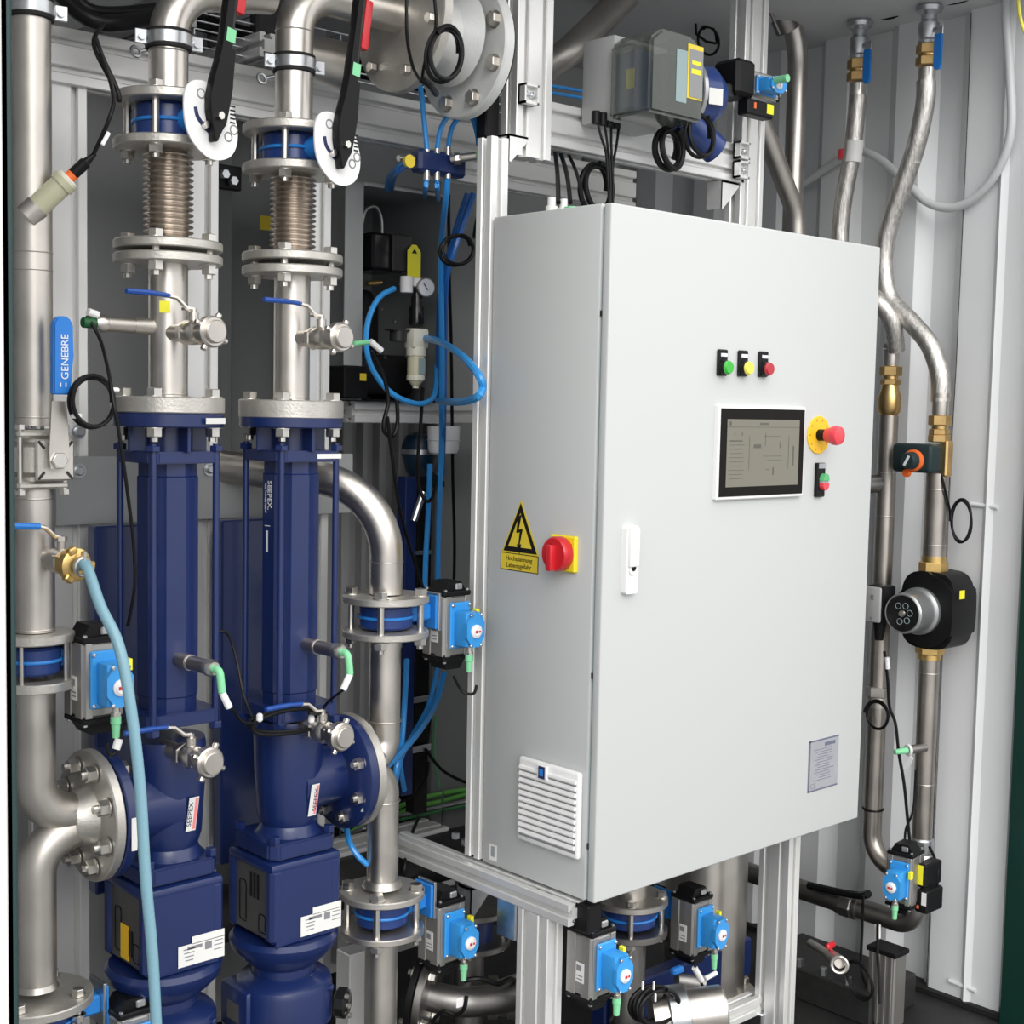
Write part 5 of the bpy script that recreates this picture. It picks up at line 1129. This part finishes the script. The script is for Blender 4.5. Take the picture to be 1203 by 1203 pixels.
# supply line with circulator
xr, yr = vline(1104, 500); zr2 = lambda p: zat(p, xr, yr)
xl, yl = vline(1044, 500); zl2 = lambda p: zat(p, xl, yl)
def hosefit(x, y, z, d, label):
    t = T('hose_fitting', label, 'fitting', (x, y, z - .05))
    part('sleeve', MB().lathe([(.0185, 0), (.0195, .006), (.0195, .040), (.0225, .042), (.0225, .052), (.017, .054)], 26, (x, y, z), (0, 0, d)), 'steel', t)
    part('union_nut', MB().hexn((x, y, z), (x, y, z - d * .024), .0265).cyl((x, y, z - d * .022), (x, y, z - d * .034), .019, n=24).hexn((x, y, z - d * .032), (x, y, z - d * .046), .024), 'brass', t, 'brass union nut')
    return t
hosefit(xr, yr, zr2(488), 1, 'steel hose end with brass nut above the thermostatic mixer')
hosefit(xl, yl, zl2(430), 1, 'steel hose end with brass nut on the left wall pipe')
solo('check_valve', MB().lathe([(.020, zl2(488)), (.026, zl2(484)), (.028, zl2(478)), (.028, zl2(466)), (.022, zl2(458)), (.020, zl2(452))], 28, (xl, yl, 0)), 'brass', 'brass check valve body on the left wall pipe', 'valve')
def braided(nm, label, pts, r=.0225):
    return solo(nm, MB().tube(smooth(pts, 8), r, 20), 'braid', label, 'hose')
braided('braided_hose', 'braided steel hose curving from the right valve down to the mixer', [R_(1088, 95), R_(1087, 120), R_(1078, 165), R_(1062, 215), R_(1045, 265), R_(1038, 310), R_(1045, 350), R_(1070, 378), R_(1092, 405), R_(1104, 440), R_(1105, 472)])
braided('braided_hose', 'braided steel hose hanging from the left valve and passing behind cabinet', [R_(1008, 112), R_(1006, 135), R_(1001, 180), R_(992, 230), R_(987, 275), R_(990, 310), R_(1010, 335, 2.91), R_(1032, 355, 2.90), R_(1048, 380, 2.92), R_(1053, 412, XW)], .0215)
for (px, py, wh, n_, a_) in ((1003, 178, 'left', 'white and red tag wrapped round the left braided hose', .06), (1076, 176, 'right', 'plain white tag wrapped round the right braided hose', .22)):
    c = R_(px, py); solo('hose_tag', MB().cyl(c + V((0, .0, .026)) + V((0, -a_ * .02, 0)), c - V((0, 0, .026)) + V((0, a_ * .05, 0)), .0222, n=24), 'label', n_, 'label')
c = R_(996, 181); solo('red_tag', MB().cyl(c + V((0, .008, .012)), c + V((0, .009, -.012)), .0165, n=20), 'red_soft', 'small red band on the left braided hose', 'label')
# valves at top with blue handles
for (px, py0, py1, wh, hpx) in ((1009, 98, 12, 'left', 1029), (1090, 80, -8, 'right', 1114)):
    x, y = vline(px, 60); zf = lambda p: zat(p, x, y); t = T('ball_valve', f'{wh} wall ball valve with hanging blue handle above its braided hose', 'valve', (x, y, zf(py0)))
    part('union_nut', MB().hexn((x, y, zf(py0 - 2)), (x, y, zf(py0 - 13)), .027).cyl((x, y, zf(py0 - 12)), (x, y, zf(py0 - 18)), .021, n=24).hexn((x, y, zf(py0 - 16)), (x, y, zf(py0 - 28)), .027), 'brass', t, 'brass union nut')
    b = MB().lathe([(.022, zf(py0 - 28)), (.025, zf(py0 - 31)), (.021, zf(py0 - 34)), (.024, zf(py0 - 42)), (.024, zf(py0 - 52)), (.018, zf(py0 - 56)), (.018, zf(py0 - 62)), (.030, zf(py0 - 66)), (.032, zf(py0 - 71)), (.026, zf(py0 - 74)), (.026, zf(py0 - 98))], 28, (x, y, 0))
    part('valve_body', b, 'zinc', t)
    # sleeve of hose
    part('hose_sleeve', MB().cyl((x, y, zf(py0)), (x, y, zf(py0 + 22)), .0195, n=24, bev=.001), 'steel', t)
    h0 = R_(hpx - 4, py0 - 42, XW - .03); hz = zf(py0 - 42)
    l = part('stem_lever', MB().cyl((x, y, hz), (x - .02, y - .045, hz), .006, n=10).box((x - .024, y - .046, hz - .012), (.004, .014, .03), .001), 'zinc', t)
    part('handle', MB().prism([(-.0085, 0), (.0085, 0), (.0095, -.02), (.0095, -.070), (.006, -.080), (-.006, -.080), (-.0095, -.070), (-.0095, -.02)], (x - .028, y - .046, hz - .018), (0, 1, 0), (0, 0, 1), (-.007, 0, 0)), 'blue_grip', l, 'blue plastic handle')
solo('ceiling_pipe', MB().tube([R_(1000, 8), R_(1060, -3), R_(1175, -22)], .012, 12), 'dark_part', 'dark pipe run under the ceiling above wall valves', 'pipe')
hose('signal_cable', 'black cable sagging under the ceiling between wall valves', 'cable', .004, 'cable', [(1020, 22, 2.98), (1050, 20, 2.98), (1070, 5, 2.98), (1090, -8, 2.98)], pl='X')
hose('signal_cable', 'black cable running along the ceiling right of the right wall valve', 'cable', .004, 'cable', [(1105, 5, 2.98), (1130, 2, 2.98), (1150, -8, 2.98)], pl='X')
# grey conduit
hose('flexible_conduit', 'light grey flexible conduit drooping across the corrugated wall', 'conduit', .0105, 'conduit', [(935, 222, 3.03), (950, 212, 3.03), (985, 188, 3.03), (1010, 178, 3.03), (1035, 188, 3.03), (1065, 215, 3.03), (1090, 238, 3.03), (1120, 244, 3.03), (1150, 228, 3.03), (1175, 195, 3.025), (1188, 150, 3.02), (1186, 80, 3.02), (1182, 20, 3.02), (1184, -15, 3.02)], pl='X', n=14)
hose('earth_cable', 'yellow green cable hanging at the top right corner', 'cable', .004, 'yellow_lamp', [(1196, -10, 2.95), (1197, 10, 2.95), (1201, 30, 2.95), (1210, 50, 2.95)], pl='X')
hose('earth_wire', 'thin dark wire running straight down the corrugated wall', 'cable', .0011, 'dark_part', [(1141, 15, 3.045), (1136, 150, 3.045), (1126, 370, 3.045), (1121, 470, 3.045), (1104, 760, 3.045), (1097, 960, 3.045), (1088, 1170, 3.045)], pl='X', n=6)
for (py, wh) in ((592, 'upper'), (1150, 'lower')):
    a = R_(1140 if py < 800 else 1115, py + (0 if py < 800 else 2), 3.047); b = R_(1172 if py < 800 else 1146, py + 4 if py < 800 else py + 14, 3.047)
    solo('wall_weld', MB().cyl(a, b, .0055, n=10), 'container', f'{wh} painted weld bar across a rib of the corrugated wall', 'bar')
# thermostatic mixer
t = T('mixing_valve', 'dark green thermostatic mixer with orange ringed knob between wall pipes', 'valve', (xr - .03, yr, zr2(558)))
mc = R_(1079, 538, XW - .035)
bx = MB().box((mc.x, mc.y + .002, mc.z), (.060, .105, .068), .010, seg=3); part('housing', bx, 'dark_green', t)
part('brass_side', MB().box((xr, yr - .020, mc.z + .0), (.03, .022, .085), .004).hexn((xr, yr, mc.z + .038), (xr, yr, mc.z + .056), .0255), 'brass', t, 'brass valve body')
kc = R_(1074, 541, mc.x - .03)
part('orange_ring', MB().lathe([(.0255, 0), (.0255, .008), (.022, .010)], 34, kc, (-1, 0, 0)), 'orange', t, 'orange ring')
k_ = part('knob', MB().lathe([(.021, .006), (.019, .030), (.017, .033)], 30, kc, (-1, 0, 0)), 'dark_green', t)
part('knob_pointer', MB().box(kc + V((-.0335, 0, 0)), (.002, .006, .026), R=Matrix.Rotation(.5, 3, 'X')), 'dial', k_)
part('orange_button', MB().lathe([(.010, 0), (.009, .01)], 18, kc + V((0, .016, -.030)), (-1, 0, 0)), 'orange', t)
# pipes of the lines
t = T('wall_pipe', 'steel pipe between the mixer and the circulator pump', 'pipe', (xr, yr, zr2(655)), 'wall pipes')
part('tube', MB().cyl((xr, yr, zr2(655)), (xr, yr, zr2(556)), .0262, n=30), 'pipe_brown', t)
for p in (575, 640): weld(t, (xr, yr, zr2(p)), (0, 0, 1), .0262)
t = T('wall_pipe', 'steel pipe below the circulator running down to the lower right valve', 'pipe', (xr, yr, zr2(1000)), 'wall pipes')
part('tube', MB().cyl((xr, yr, zr2(1000)), (xr, yr, zr2(765)), .0238, n=30), 'pipe_brown', t)
for p in (790, 920): weld(t, (xr, yr, zr2(p)), (0, 0, 1), .0238)
part('collar', MB().lathe([(.0275, 0), (.029, .004), (.029, .03), (.026, .034)], 30, (xr, yr, zr2(1000))), 'zinc', t)
t = T('wall_pipe', 'long steel pipe beside cabinet edge, curving at its foot', 'pipe', (xl, yl, zl2(985)), 'wall pipes')
be = R_(1050, 1012, XW - .02)
part('tube', MB().tube(bend([(xl, yl, zl2(488)), (xl, yl, zl2(1012)), (xl - .01, yl - .16, zl2(1012) + .0)], .075, 10), .0232, 28), 'pipe_brown', t)
for p in (555, 606): weld(t, (xl, yl, zl2(p)), (0, 0, 1), .0232)
part('union', MB().hexn((xl, yl, zl2(818)), (xl, yl, zl2(806)), .0305).cyl((xl, yl, zl2(830)), (xl, yl, zl2(818)), .026, n=24), 'steel_dull', t)
t = None
solo('pipe_strap', MB().torus((xl, yl, zl2(950)), (0, 0, 1), .0240, .0028, 28, 6), 'black', 'black band round the long wall pipe', 'clamp')
solo('pipe_stub', MB().cyl((xl - .05, yl + .03, zl2(570)), (xl - .01, yl + .01, zl2(568)), .022, n=22), 'steel_dark', 'dark stub behind cabinet edge at the long wall pipe', 'pipe')
# circulator
t = T('circulator_pump', 'black and silver circulator pump with round dial on wall pipe', 'pump', (xr, yr, zr2(770)))
zc = zr2(715); 
part('brass_nut', MB().hexn((xr, yr, zr2(674)), (xr, yr, zr2(660)), .034).cyl((xr, yr, zr2(661)), (xr, yr, zr2(653)), .028, n=24), 'yellow_brass', t, 'upper brass union')
part('brass_nut', MB().hexn((xr, yr, zr2(768)), (xr, yr, zr2(757)), .034).cyl((xr, yr, zr2(774)), (xr, yr, zr2(767)), .027, n=24), 'yellow_brass', t, 'lower brass union')
sh_ = MB().prism([(.075 * c_ * (1 if c_ > 0 else .9), .092 * s_) for c_, s_ in [(math.copysign(abs(math.cos(a)) ** .6, math.cos(a)), math.copysign(abs(math.sin(a)) ** .6, math.sin(a))) for a in [i * PI / 16 for i in range(32)]]], (xr - .045, yr - .012, zc), (0, 1, 0), (0, 0, 1), (.11, 0, 0))
bmesh.ops.bevel(sh_.b, geom=[e_ for e_ in sh_.b.edges if abs(e_.verts[0].co.x - e_.verts[1].co.x) < 1e-5], offset=.010, segments=2, affect='EDGES')
part('insulation_shell', sh_, 'black', t, 'black insulating shell')
part('shell_sticker', MB().box((xr - .02, yr - .0885, zc + .045), (.022, .001, .020)), 'tag_yellow', t)
mo = V((xr - .045, yr + .005, zc - .002))
mh = part('motor', MB().lathe([(.056, 0), (.056, .01), (.050, .014), (.048, .070), (.044, .074)], 40, mo, (-1, 0, 0)), 'silver_cap', t, 'silver motor head')
fo = mo + V((-.074, 0, 0))
part('dial', MB().lathe([(.0420, 0), (.0420, .002)], 36, fo, (-1, 0, 0)), 'black_shiny', mh)
part('dial_rim', MB().torus(fo, (-1, 0, 0), .0445, .0022, 36, 8), 'silver_cap', mh)
part('dial_screw', MB().lathe([(.0085, 0), (.007, .004)], 18, fo + V((-.002, 0, 0)), (-1, 0, 0)).box(fo + V((-.0065, 0, 0)), (.0006, .002, .011)), 'bolt', mh)
for i in range(5):
    a = .5 + i * .5; part('dial_mark', MB().torus(fo + V((-.002, .020 * math.cos(a * 2), .020 * math.sin(a * 2))), (-1, 0, 0), .007, .0008, 14, 5), 'gasket', mh)
part('terminal_box', MB().box((mo.x - .045, mo.y + .078, mo.z + .012), (.055, .050, .088), .006, seg=2), 'black', t)
tb_ = part('terminal_cover', MB().box((mo.x - .076, mo.y + .080, mo.z + .012), (.010, .046, .084), .006, seg=2), 'panel_light', t, 'grey connector cover')
part('cover_mark', MB().box((mo.x - .0815, mo.y + .078, mo.z + .03), (.001, .008, .012)).box((mo.x - .0815, mo.y + .078, mo.z - .02), (.001, .008, .006)), 'label_print', tb_)
part('power_plug', MB().cyl((mo.x - .05, mo.y + .075, mo.z - .03), (mo.x - .05, mo.y + .075, mo.z - .075), .016, .010, n=18), 'black', t)
XF = 2.87
hose('power_cable', 'black power cable hanging from the circulator plug', 'cable', .0038, 'cable', [(1039, 765, XF), (1043, 800, XF), (1045, 830, XF), (1052, 850, XF), (1056, 885, XF), (1062, 920, XF), (1066, 960, XF), (1070, 1000, XF)], pl='X')
solo('cable_tag', MB().cyl(P(1042, 772, X=XF), P(1043, 786, X=XF), .006, n=10), 'white', 'white sleeve on the circulator power cable', 'label')
loop('cable_coil', 'black cable ring tied round the long wall pipe below its union', 'cable', .0038, 'cable', R_(1029, 840, 2.89), .032, .033, None, 1.5, u=(0, 1, 0))
loop('cable_coil', 'black cable ring hanging right of the pipe below the mixer', 'cable', .0030, 'cable', R_(1128, 612, 2.99), .027, .050, None, 2.2, tail=([R_(1106, 556, 2.93), R_(1110, 575, 2.93), R_(1116, 600, 2.96)], []), u=(0, 1, 0))
hose('signal_cable', 'black cable from the flow sensor down to the lower right valve', 'cable', .003, 'cable', [(1076, 905, 2.88), (1075, 930, 2.88), (1072, 955, 2.87), (1064, 975, 2.86), (1063, 1000, 2.86)], pl='X')
b0 = R_(1087, 878, XW - .02)
d = V((-1, .35, -.05)).normalized(); t = T('pressure_sensor', 'short sensor with green plug on the lower wall pipe', 'sensor', b0)
part('stub', MB().cyl(b0, b0 + d * .045, .0105, n=18), 'steel_dark', t); part('ring', MB().torus(b0 + d * .05, d, .011, .004, 20, 8), 'white', t)
part('plug', MB().cyl(b0 + d * .055, b0 + d * .09, .0085, .006, n=12), 'mint', t); part('tag', MB().box(b0 + d * .05 + V((-.01, -.008, -.028)), (.003, .010, .036), R=Matrix.Rotation(.5, 3, 'X')), 'white', t)
# lower right actuated valve
vc_ = R_(1086, 1032, XW - .03)
t = T('actuated_butterfly_valve', 'valve with blue position box facing left at lower right wall', 'valve', vc_, ACT)
M = Matrix.Translation(R_(1063, 1030, 2.80)) @ Matrix.Rotation(-PI / 2 + .12, 4, 'Z')
actuator(t, M, 'alu_body', lab=False, yellow=True)
part('valve_body', MB().lathe([(.030, -.05), (.038, -.035), (.038, .035), (.030, .05)], 24, (xr, yr, vc_.z)), 'zinc', t)
so_ = R_(1090, 1040, 2.84)
part('solenoid', MB().box(so_ + V((0, 0, .03)), (.07, .030, .055), .004).box(so_ + V((0, -.004, -.03)), (.07, .034, .055), .004), 'black', t)
part('solenoid_tag', MB().box(so_ + V((-.0355, .003, .032)), (.001, .020, .046)), 'tag_yellow', t)
part('solenoid_label', MB().box(so_ + V((-.0355, -.012, -.022)), (.001, .012, .030)), 'label', t)
part('solenoid_lamp', MB().box(so_ + V((-.0355, .004, -.044)), (.002, .008, .008), .001), 'orange', t)
t = None
hose('signal_cable', 'black cable looping from the collar to the lower right solenoid', 'cable', .0035, 'cable', [(1092, 995, 2.9), (1098, 1008, 2.88), (1102, 1022, 2.86), (1100, 1045, 2.86), (1094, 1060, 2.86)], pl='X')
solo('cable_tag', MB().cyl(P(1102, 1014, X=2.87), P(1101, 1026, X=2.87), .0065, n=10), 'white', 'white sleeve beside the lower right solenoid', 'label')
# bottom horizontal pipe
pp = [R_(925, 1032, 2.93), R_(1000, 1062, 2.93)]
zz_ = R_(1000, 1064, 2.93).z
t = T('steel_pipe', 'dark horizontal pipe with union leading to the lower right valve', 'pipe', (2.93, 1.9, zz_))
part('tube', MB().tube(bend([(2.93, 2.35, zz_), (2.93, yr + .0, zz_), (2.93, yr, zz_ + .10)], .06, 10), .026, 26), 'steel_dark', t)
u0 = V((2.93, R_(998, 1064, 2.93).y, zz_)); part('union', MB().cyl(u0 + V((0, .018, 0)), u0 - V((0, .018, 0)), .034, n=8, bev=.003).cyl(u0 + V((0, .03, 0)), u0 - V((0, .03, 0)), .030, n=24), 'steel_dark', t)
hose('power_cable', 'thick black cable lying along the lower horizontal pipe', 'cable', .010, 'cable', [(950, 1040, 2.9), (985, 1048, 2.9), (1010, 1052, 2.9), (1020, 1050, 2.88)], pl='X')
# silver power unit at the floor
bq = P(1040, 1155, X=2.78); t = T('power_unit', 'ribbed silver box with black lid standing at the lower right wall', 'power supply', (2.80, 1.70, 0))
bx0 = MB().box((2.80, 1.715, .095), (.05, .072, .17), .003)
for i in range(4): bx0.box((2.773, 1.688 + i * .017, .095), (.004, .007, .17), .001)
part('casing', bx0, 'alu_body', t); part('lid', MB().box((2.80, 1.715, .186), (.060, .080, .012), .002), 'black', t)
loop('cable_coil', 'black cable ring lying against the silver power unit', 'cable', .0032, 'cable', P(1008, 1152, X=2.72), .036, .042, None, 2.2, u=(0, 1, 0), v=(0, .2, 1))
hose('power_cable', 'black cable with white sleeve running down past the silver power unit', 'cable', .0034, 'cable', [(1031, 1082, 2.80), (1031, 1120, 2.76), (1033, 1150, 2.74), (1034, 1180, 2.72)], pl='X')
solo('cable_tag', MB().cyl(P(1031, 1086, X=2.8), P(1031, 1102, X=2.795), .0075, n=10), 'white', 'white sleeve above the silver power unit', 'label')
hose('power_cable', 'straight black cable hanging left of the lower right valve', 'cable', .0034, 'cable', [(1014, 1052, 2.84), (1013, 1090, 2.84), (1012, 1140, 2.82), (1022, 1165, 2.78)], pl='X')
t = T('drain_tap', 'small tap with red wing handle near the floor at lower right', 'valve', P(985, 1120, X=2.6))
q = P(975, 1122, X=2.60); q2 = P(987, 1130, X=2.56)
part('body', MB().cyl(P(952, 1108, X=2.66), q, .010, n=16).cyl(q, q2, .014, n=18), 'steel', t)
part('outlet_ring', MB().torus(q2 + V((-.008, -.004, -.004)), (-1, -.6, .2), .017, .004, 24, 8), 'bolt', t)
part('wing_handle', MB().box(q + V((0, 0, .022)), (.030, .012, .014), .004).cyl(q, q + V((0, 0, .02)), .005), 'red', t, 'red wing handle')

# ======================= BOTTOM: TANK AND LOW PIPEWORK
tx, ty = 2.50, 2.02; zt2 = lambda p: zat(p, tx, ty)
t = T('steel_tank', 'tall polished stainless cylinder standing behind front right leg', 'tank', (tx, ty, .0))
part('shell', MB().lathe([(.095, .06), (.095, .9), (.09, .92)], 56, (tx, ty, 0)), 'steel', t)
part('ring_flange', MB().lathe([(.128, 0), (.130, .002), (.130, .010), (.128, .012)], 56, (tx, ty, .055)), 'steel_dull', t)
for i in range(8):
    a = i * PI / 4 - .3; p = V((tx + .115 * math.cos(a), ty + .115 * math.sin(a), .067)); part('bolt', MB().hexn(p, p + V((0, 0, .014)), .013), 'bolt', t)
part('foot', MB().lathe([(.10, 0), (.10, .055)], 40, (tx, ty, 0)), 'steel_dark', t)
# valve pair in the middle
q4 = P(812, 1084, Y=1.83)
act_valve((2.10, 1.90, .385), 'butterfly valve with blue position box under the middle of cabinet', dist=q4.x - 2.10, dz=q4.z - .385, dy=-.07, R=.055)
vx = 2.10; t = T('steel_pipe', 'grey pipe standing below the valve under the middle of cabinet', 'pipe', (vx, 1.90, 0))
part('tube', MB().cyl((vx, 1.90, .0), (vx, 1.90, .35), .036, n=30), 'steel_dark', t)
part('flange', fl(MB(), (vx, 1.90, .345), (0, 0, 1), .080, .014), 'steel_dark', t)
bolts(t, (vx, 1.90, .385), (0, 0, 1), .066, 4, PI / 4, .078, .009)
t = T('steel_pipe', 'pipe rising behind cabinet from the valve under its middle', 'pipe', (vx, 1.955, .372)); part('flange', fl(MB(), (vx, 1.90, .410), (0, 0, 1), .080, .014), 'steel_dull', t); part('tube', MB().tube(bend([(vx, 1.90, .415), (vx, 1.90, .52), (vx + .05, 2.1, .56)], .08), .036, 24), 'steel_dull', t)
q3 = P(694, 1128, Y=1.665)
c3 = V((xat(640, 1.85, q3.z), 1.85, q3.z + .03))
act_valve(c3, 'butterfly valve with blue position box right beside the front left leg', dist=q3.x - c3.x, dz=-.03, R=.036, dy=1.665 - 1.85)
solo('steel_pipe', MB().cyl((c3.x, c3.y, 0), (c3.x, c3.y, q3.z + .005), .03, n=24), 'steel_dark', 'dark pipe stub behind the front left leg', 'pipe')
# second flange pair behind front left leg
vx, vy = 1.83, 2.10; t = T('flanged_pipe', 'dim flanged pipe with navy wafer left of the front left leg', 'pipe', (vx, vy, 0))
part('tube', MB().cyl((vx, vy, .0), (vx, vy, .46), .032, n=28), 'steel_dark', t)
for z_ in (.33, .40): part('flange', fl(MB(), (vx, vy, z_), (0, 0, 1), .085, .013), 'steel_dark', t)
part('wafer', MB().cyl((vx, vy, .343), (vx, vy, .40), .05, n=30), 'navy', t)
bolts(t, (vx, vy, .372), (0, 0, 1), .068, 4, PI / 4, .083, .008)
# black flanged elbow low left of the leg
bp_ = P(497, 1168, Y=2.03); d = V((.55, -.80, -.12)).normalized()
t = T('cast_elbow', 'black cast pipe with dull flange low beside the right steel line', 'pipe', bp_)
part('flange', fl(MB(), bp_, d, .082, .016), 'steel_dark', t); part('gasket', MB().lathe([(.090, -.012), (.090, -.001)], 44, bp_, d), 'black', t)
part('tube', MB().tube(bend([bp_, bp_ + d * .08, bp_ + d * .10 + V((.16, -.02, -.01))], .05), .029, 26), 'steel_dark', t)
bolts(t, bp_ + d * .006, d, .066, 4, .5, .022, .010)
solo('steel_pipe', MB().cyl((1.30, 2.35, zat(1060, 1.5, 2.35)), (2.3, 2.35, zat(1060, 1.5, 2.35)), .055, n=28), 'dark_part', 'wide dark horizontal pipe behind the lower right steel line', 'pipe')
# knob left of steel line
kp = P(402, 1178, Y=1.90); t = T('star_knob', 'black ribbed hand knob low between pump and steel line', 'knob', kp)
part('wheel', MB().lathe([(.018, -.012), (.026, -.008), (.026, .008), (.018, .012)], 10, kp, (.6, -.8, 0)), 'black_shiny', t)
for i in range(3): part('screw', MB().lathe([(.005, 0), (.004, .004)], 10, kp + V((-.004 + .004 * i, -.016, .018 - .018 * i)), (.3, -1, 0)), 'bolt', t)
solo('aluminium_profile', MB().box((P(415, 1150, Y=2.1).x, 2.1, P(415, 1115, Y=2.1).z / 2), (.05, .045, P(415, 1115, Y=2.1).z), .002), 'alu', 'short aluminium upright end behind the knob', 'metal profile', PG)
# blue beam, rails, hoses and clamps at the floor
solo('base_beam', MB().box((2.32, 1.955, .16), (.50, .04, .09), .004), 'navy', 'dark blue base beam on the floor behind low aluminium rail', 'beam')
solo('clamp_elbow', MB().tube(bend([(2.02, 1.72, .05), (2.20, 1.70, .07), (2.30, 1.62, .05)], .05), .042, 24), 'steel_dull', 'bright steel elbow lying at the bottom under the cabinet', 'pipe')
cpx = P(795, 1192, Y=1.68); t = T('tube_clamp', 'large bright tube clamp at the bottom under the cabinet', 'clamp', cpx)
d = V((.8, -.6, .1)).normalized(); part('ring', MB().lathe([(.052, -.02), (.056, -.018), (.056, .018), (.052, .02)], 36, cpx, d), 'zinc', t); part('tube', MB().cyl(cpx - d * .05, cpx + d * .09, .046, n=30), 'steel', t)
part('inner_face', MB().torus(cpx + d * .09, d, .036, .006, 30, 8), 'bolt', t)
loop('cable_coil', 'thick black cable coil at the bottom beside the middle position box', 'cable', .0048, 'cable', P(762, 1178, Y=1.70), .042, .032, None, 4.2, u=(.9, -.2, 0), v=(0, .1, 1))
for i, (a, b) in enumerate(((755, 1158), (768, 1158), (770, 1172))): solo('cable_tie', MB().box(P(a, b, Y=1.66), (.004, .004, .016), .001), 'white', ['left', 'right', 'lower'][i] + ' white tie end on the thick bottom coil', 'cable tie')
hose('sensor_cable', 'black cable with white sleeves under the middle right position box', 'cable', .003, 'cable', [(815, 1130, 1.72), (822, 1150, 1.72), (829, 1170, 1.72), (826, 1188, 1.72), (812, 1186, 1.72), (795, 1175, 1.72)])
solo('cable_tag', MB().cyl(P(816, 1137, Y=1.72), P(824, 1152, Y=1.72), .0062, n=10), 'white', 'left white sleeve under the middle right position box', 'label')
solo('cable_tag', MB().cyl(P(828, 1150, Y=1.74), P(841, 1143, Y=1.74), .005, n=10), 'white', 'right white sleeve under the middle right position box', 'label')
for i, (px, py, lb) in enumerate(((795, 1152, 'left of the tank foot'), (958, 1178, 'beside the right leg foot'))):
    p = P(px, py, Y=1.80 if i == 0 else 1.90); t = T('small_tap', 'small tap with blue handle at the floor ' + lb, 'valve', p)
    part('body', MB().cyl(p, p + V((.05, -.03, -.01)), .016, n=18), 'steel_dark', t); part('handle', MB().box(p + V((0, 0, .022)), (.032, .016, .014), .004), 'blue_grip', t)
p = P(985, 1195, Y=1.90)
solo('steel_pipe', MB().cyl(p, p + V((.10, -.06, 0)), .030, n=26), 'steel_dull', 'short bright pipe end at the floor right of the right leg', 'pipe')
solo('floor_block', MB().box((2.86, 1.90, .04), (.20, .34, .08), .004), 'dark_part', 'dark steel base plate with bolts on the floor at lower right', 'plate')
for i in range(4): solo('floor_bolt', MB().hexn((2.77, 1.80 + i * .07, .08), (2.77, 1.80 + i * .07, .10), .009), 'zinc', ['nearest', 'second', 'third', 'farthest'][i] + ' bolt on the dark floor plate at lower right', 'bolt')
solo('angle_bracket', MB().box((2.42, 1.80, .10), (.05, .06, .05), .003), 'zinc', 'zinc bracket with screws beside foot of the right leg', 'bracket')

# ======================= SMALL EXTRAS
solo('cable_tag', MB().cyl(P(136, 880, Y=1.86), P(140, 868, Y=1.86), .0062, n=10), 'white', 'white sleeve under the left position box beside water hose', 'label')
hose('signal_cable', 'black cable from the left position box plug passing its white sleeve', 'cable', .0028, 'cable', [(125, 872, 1.86), (128, 886, 1.86), (135, 884, 1.86), (142, 862, 1.87), (150, 845, 1.89)])
for i, (px, py) in enumerate(((262, 205), (272, 213))):
    c = P(px, py, Y=2.30); solo('channel_bolt', MB().hexn(c, c + V((0, -.012, 0)), .009), 'zinc', ['upper', 'lower'][i] + ' small bolt on the dark channel between the two bellows', 'bolt')
solo('channel_plate', MB().box(P(268, 209, Y=2.315), (.05, .016, .045), .002), 'black', 'small black bolted plate on the dark channel between the bellows', 'plate')
c = P(312, 262, Y=2.56); solo('sticker', MB().box(c, (.03, .002, .03)), 'sign_yellow', 'dull yellow sticker on the channel left of the right bellows', 'sticker')
# bundle and fittings at the bottom centre
c = P(590, 1172, Y=2.0); t = T('hose_coupling', 'dull ribbed hose coupling low left of the front left leg', 'fitting', c)
d = V((.75, -.65, 0)).normalized()
part('coupling', MB().lathe([(.034, -.06), (.034, -.03), (.042, -.028), (.042, -.010), (.036, -.008), (.036, .010), (.042, .012), (.042, .03), (.034, .032), (.034, .07)], 30, c, d), 'steel_dull', t)
part('clip', MB().box(c + V((0, -.02, .045)), (.05, .012, .010), .002), 'bolt', t)
hose('power_cable', 'black cable lying over the ribbed coupling near the floor', 'cable', .005, 'cable', [(545, 1152, 1.95), (565, 1150, 1.93), (585, 1156, 1.92), (600, 1150, 1.93), (612, 1158, 1.95)])
hose('power_cable', 'black cable drooping under the lower right steel line position box', 'cable', .004, 'cable', [(548, 1170, 1.88), (545, 1185, 1.88), (535, 1192, 1.9), (520, 1188, 1.92), (508, 1200, 1.95)])
solo('cable_tag', MB().box(P(540, 1178, Y=1.87), (.016, .004, .018), .002), 'white', 'white cable marker under the lower position box', 'label')
hose('power_cable', 'black cable leaving the bottom of the right middle position box', 'cable', .003, 'cable', [(725, 1172, 1.66), (724, 1185, 1.66), (716, 1200, 1.66)])
c = P(480, 1015, Y=2.15); solo('cable_clamp', MB().box(c, (.03, .03, .05), .004), 'dark_part', 'dark cable clamp behind the low end of the cabinet rail', 'clamp')
for i, (px, py) in enumerate(((535, 985), (546, 993))):
    c = P(px, py, Y=2.02); solo('rail_bolt', MB().hexn(c, c + V((0, 0, .012)), .008), 'zinc', ['left', 'right'][i] + ' bolt on the bracket where the cabinet rail meets the slim post', 'bolt')
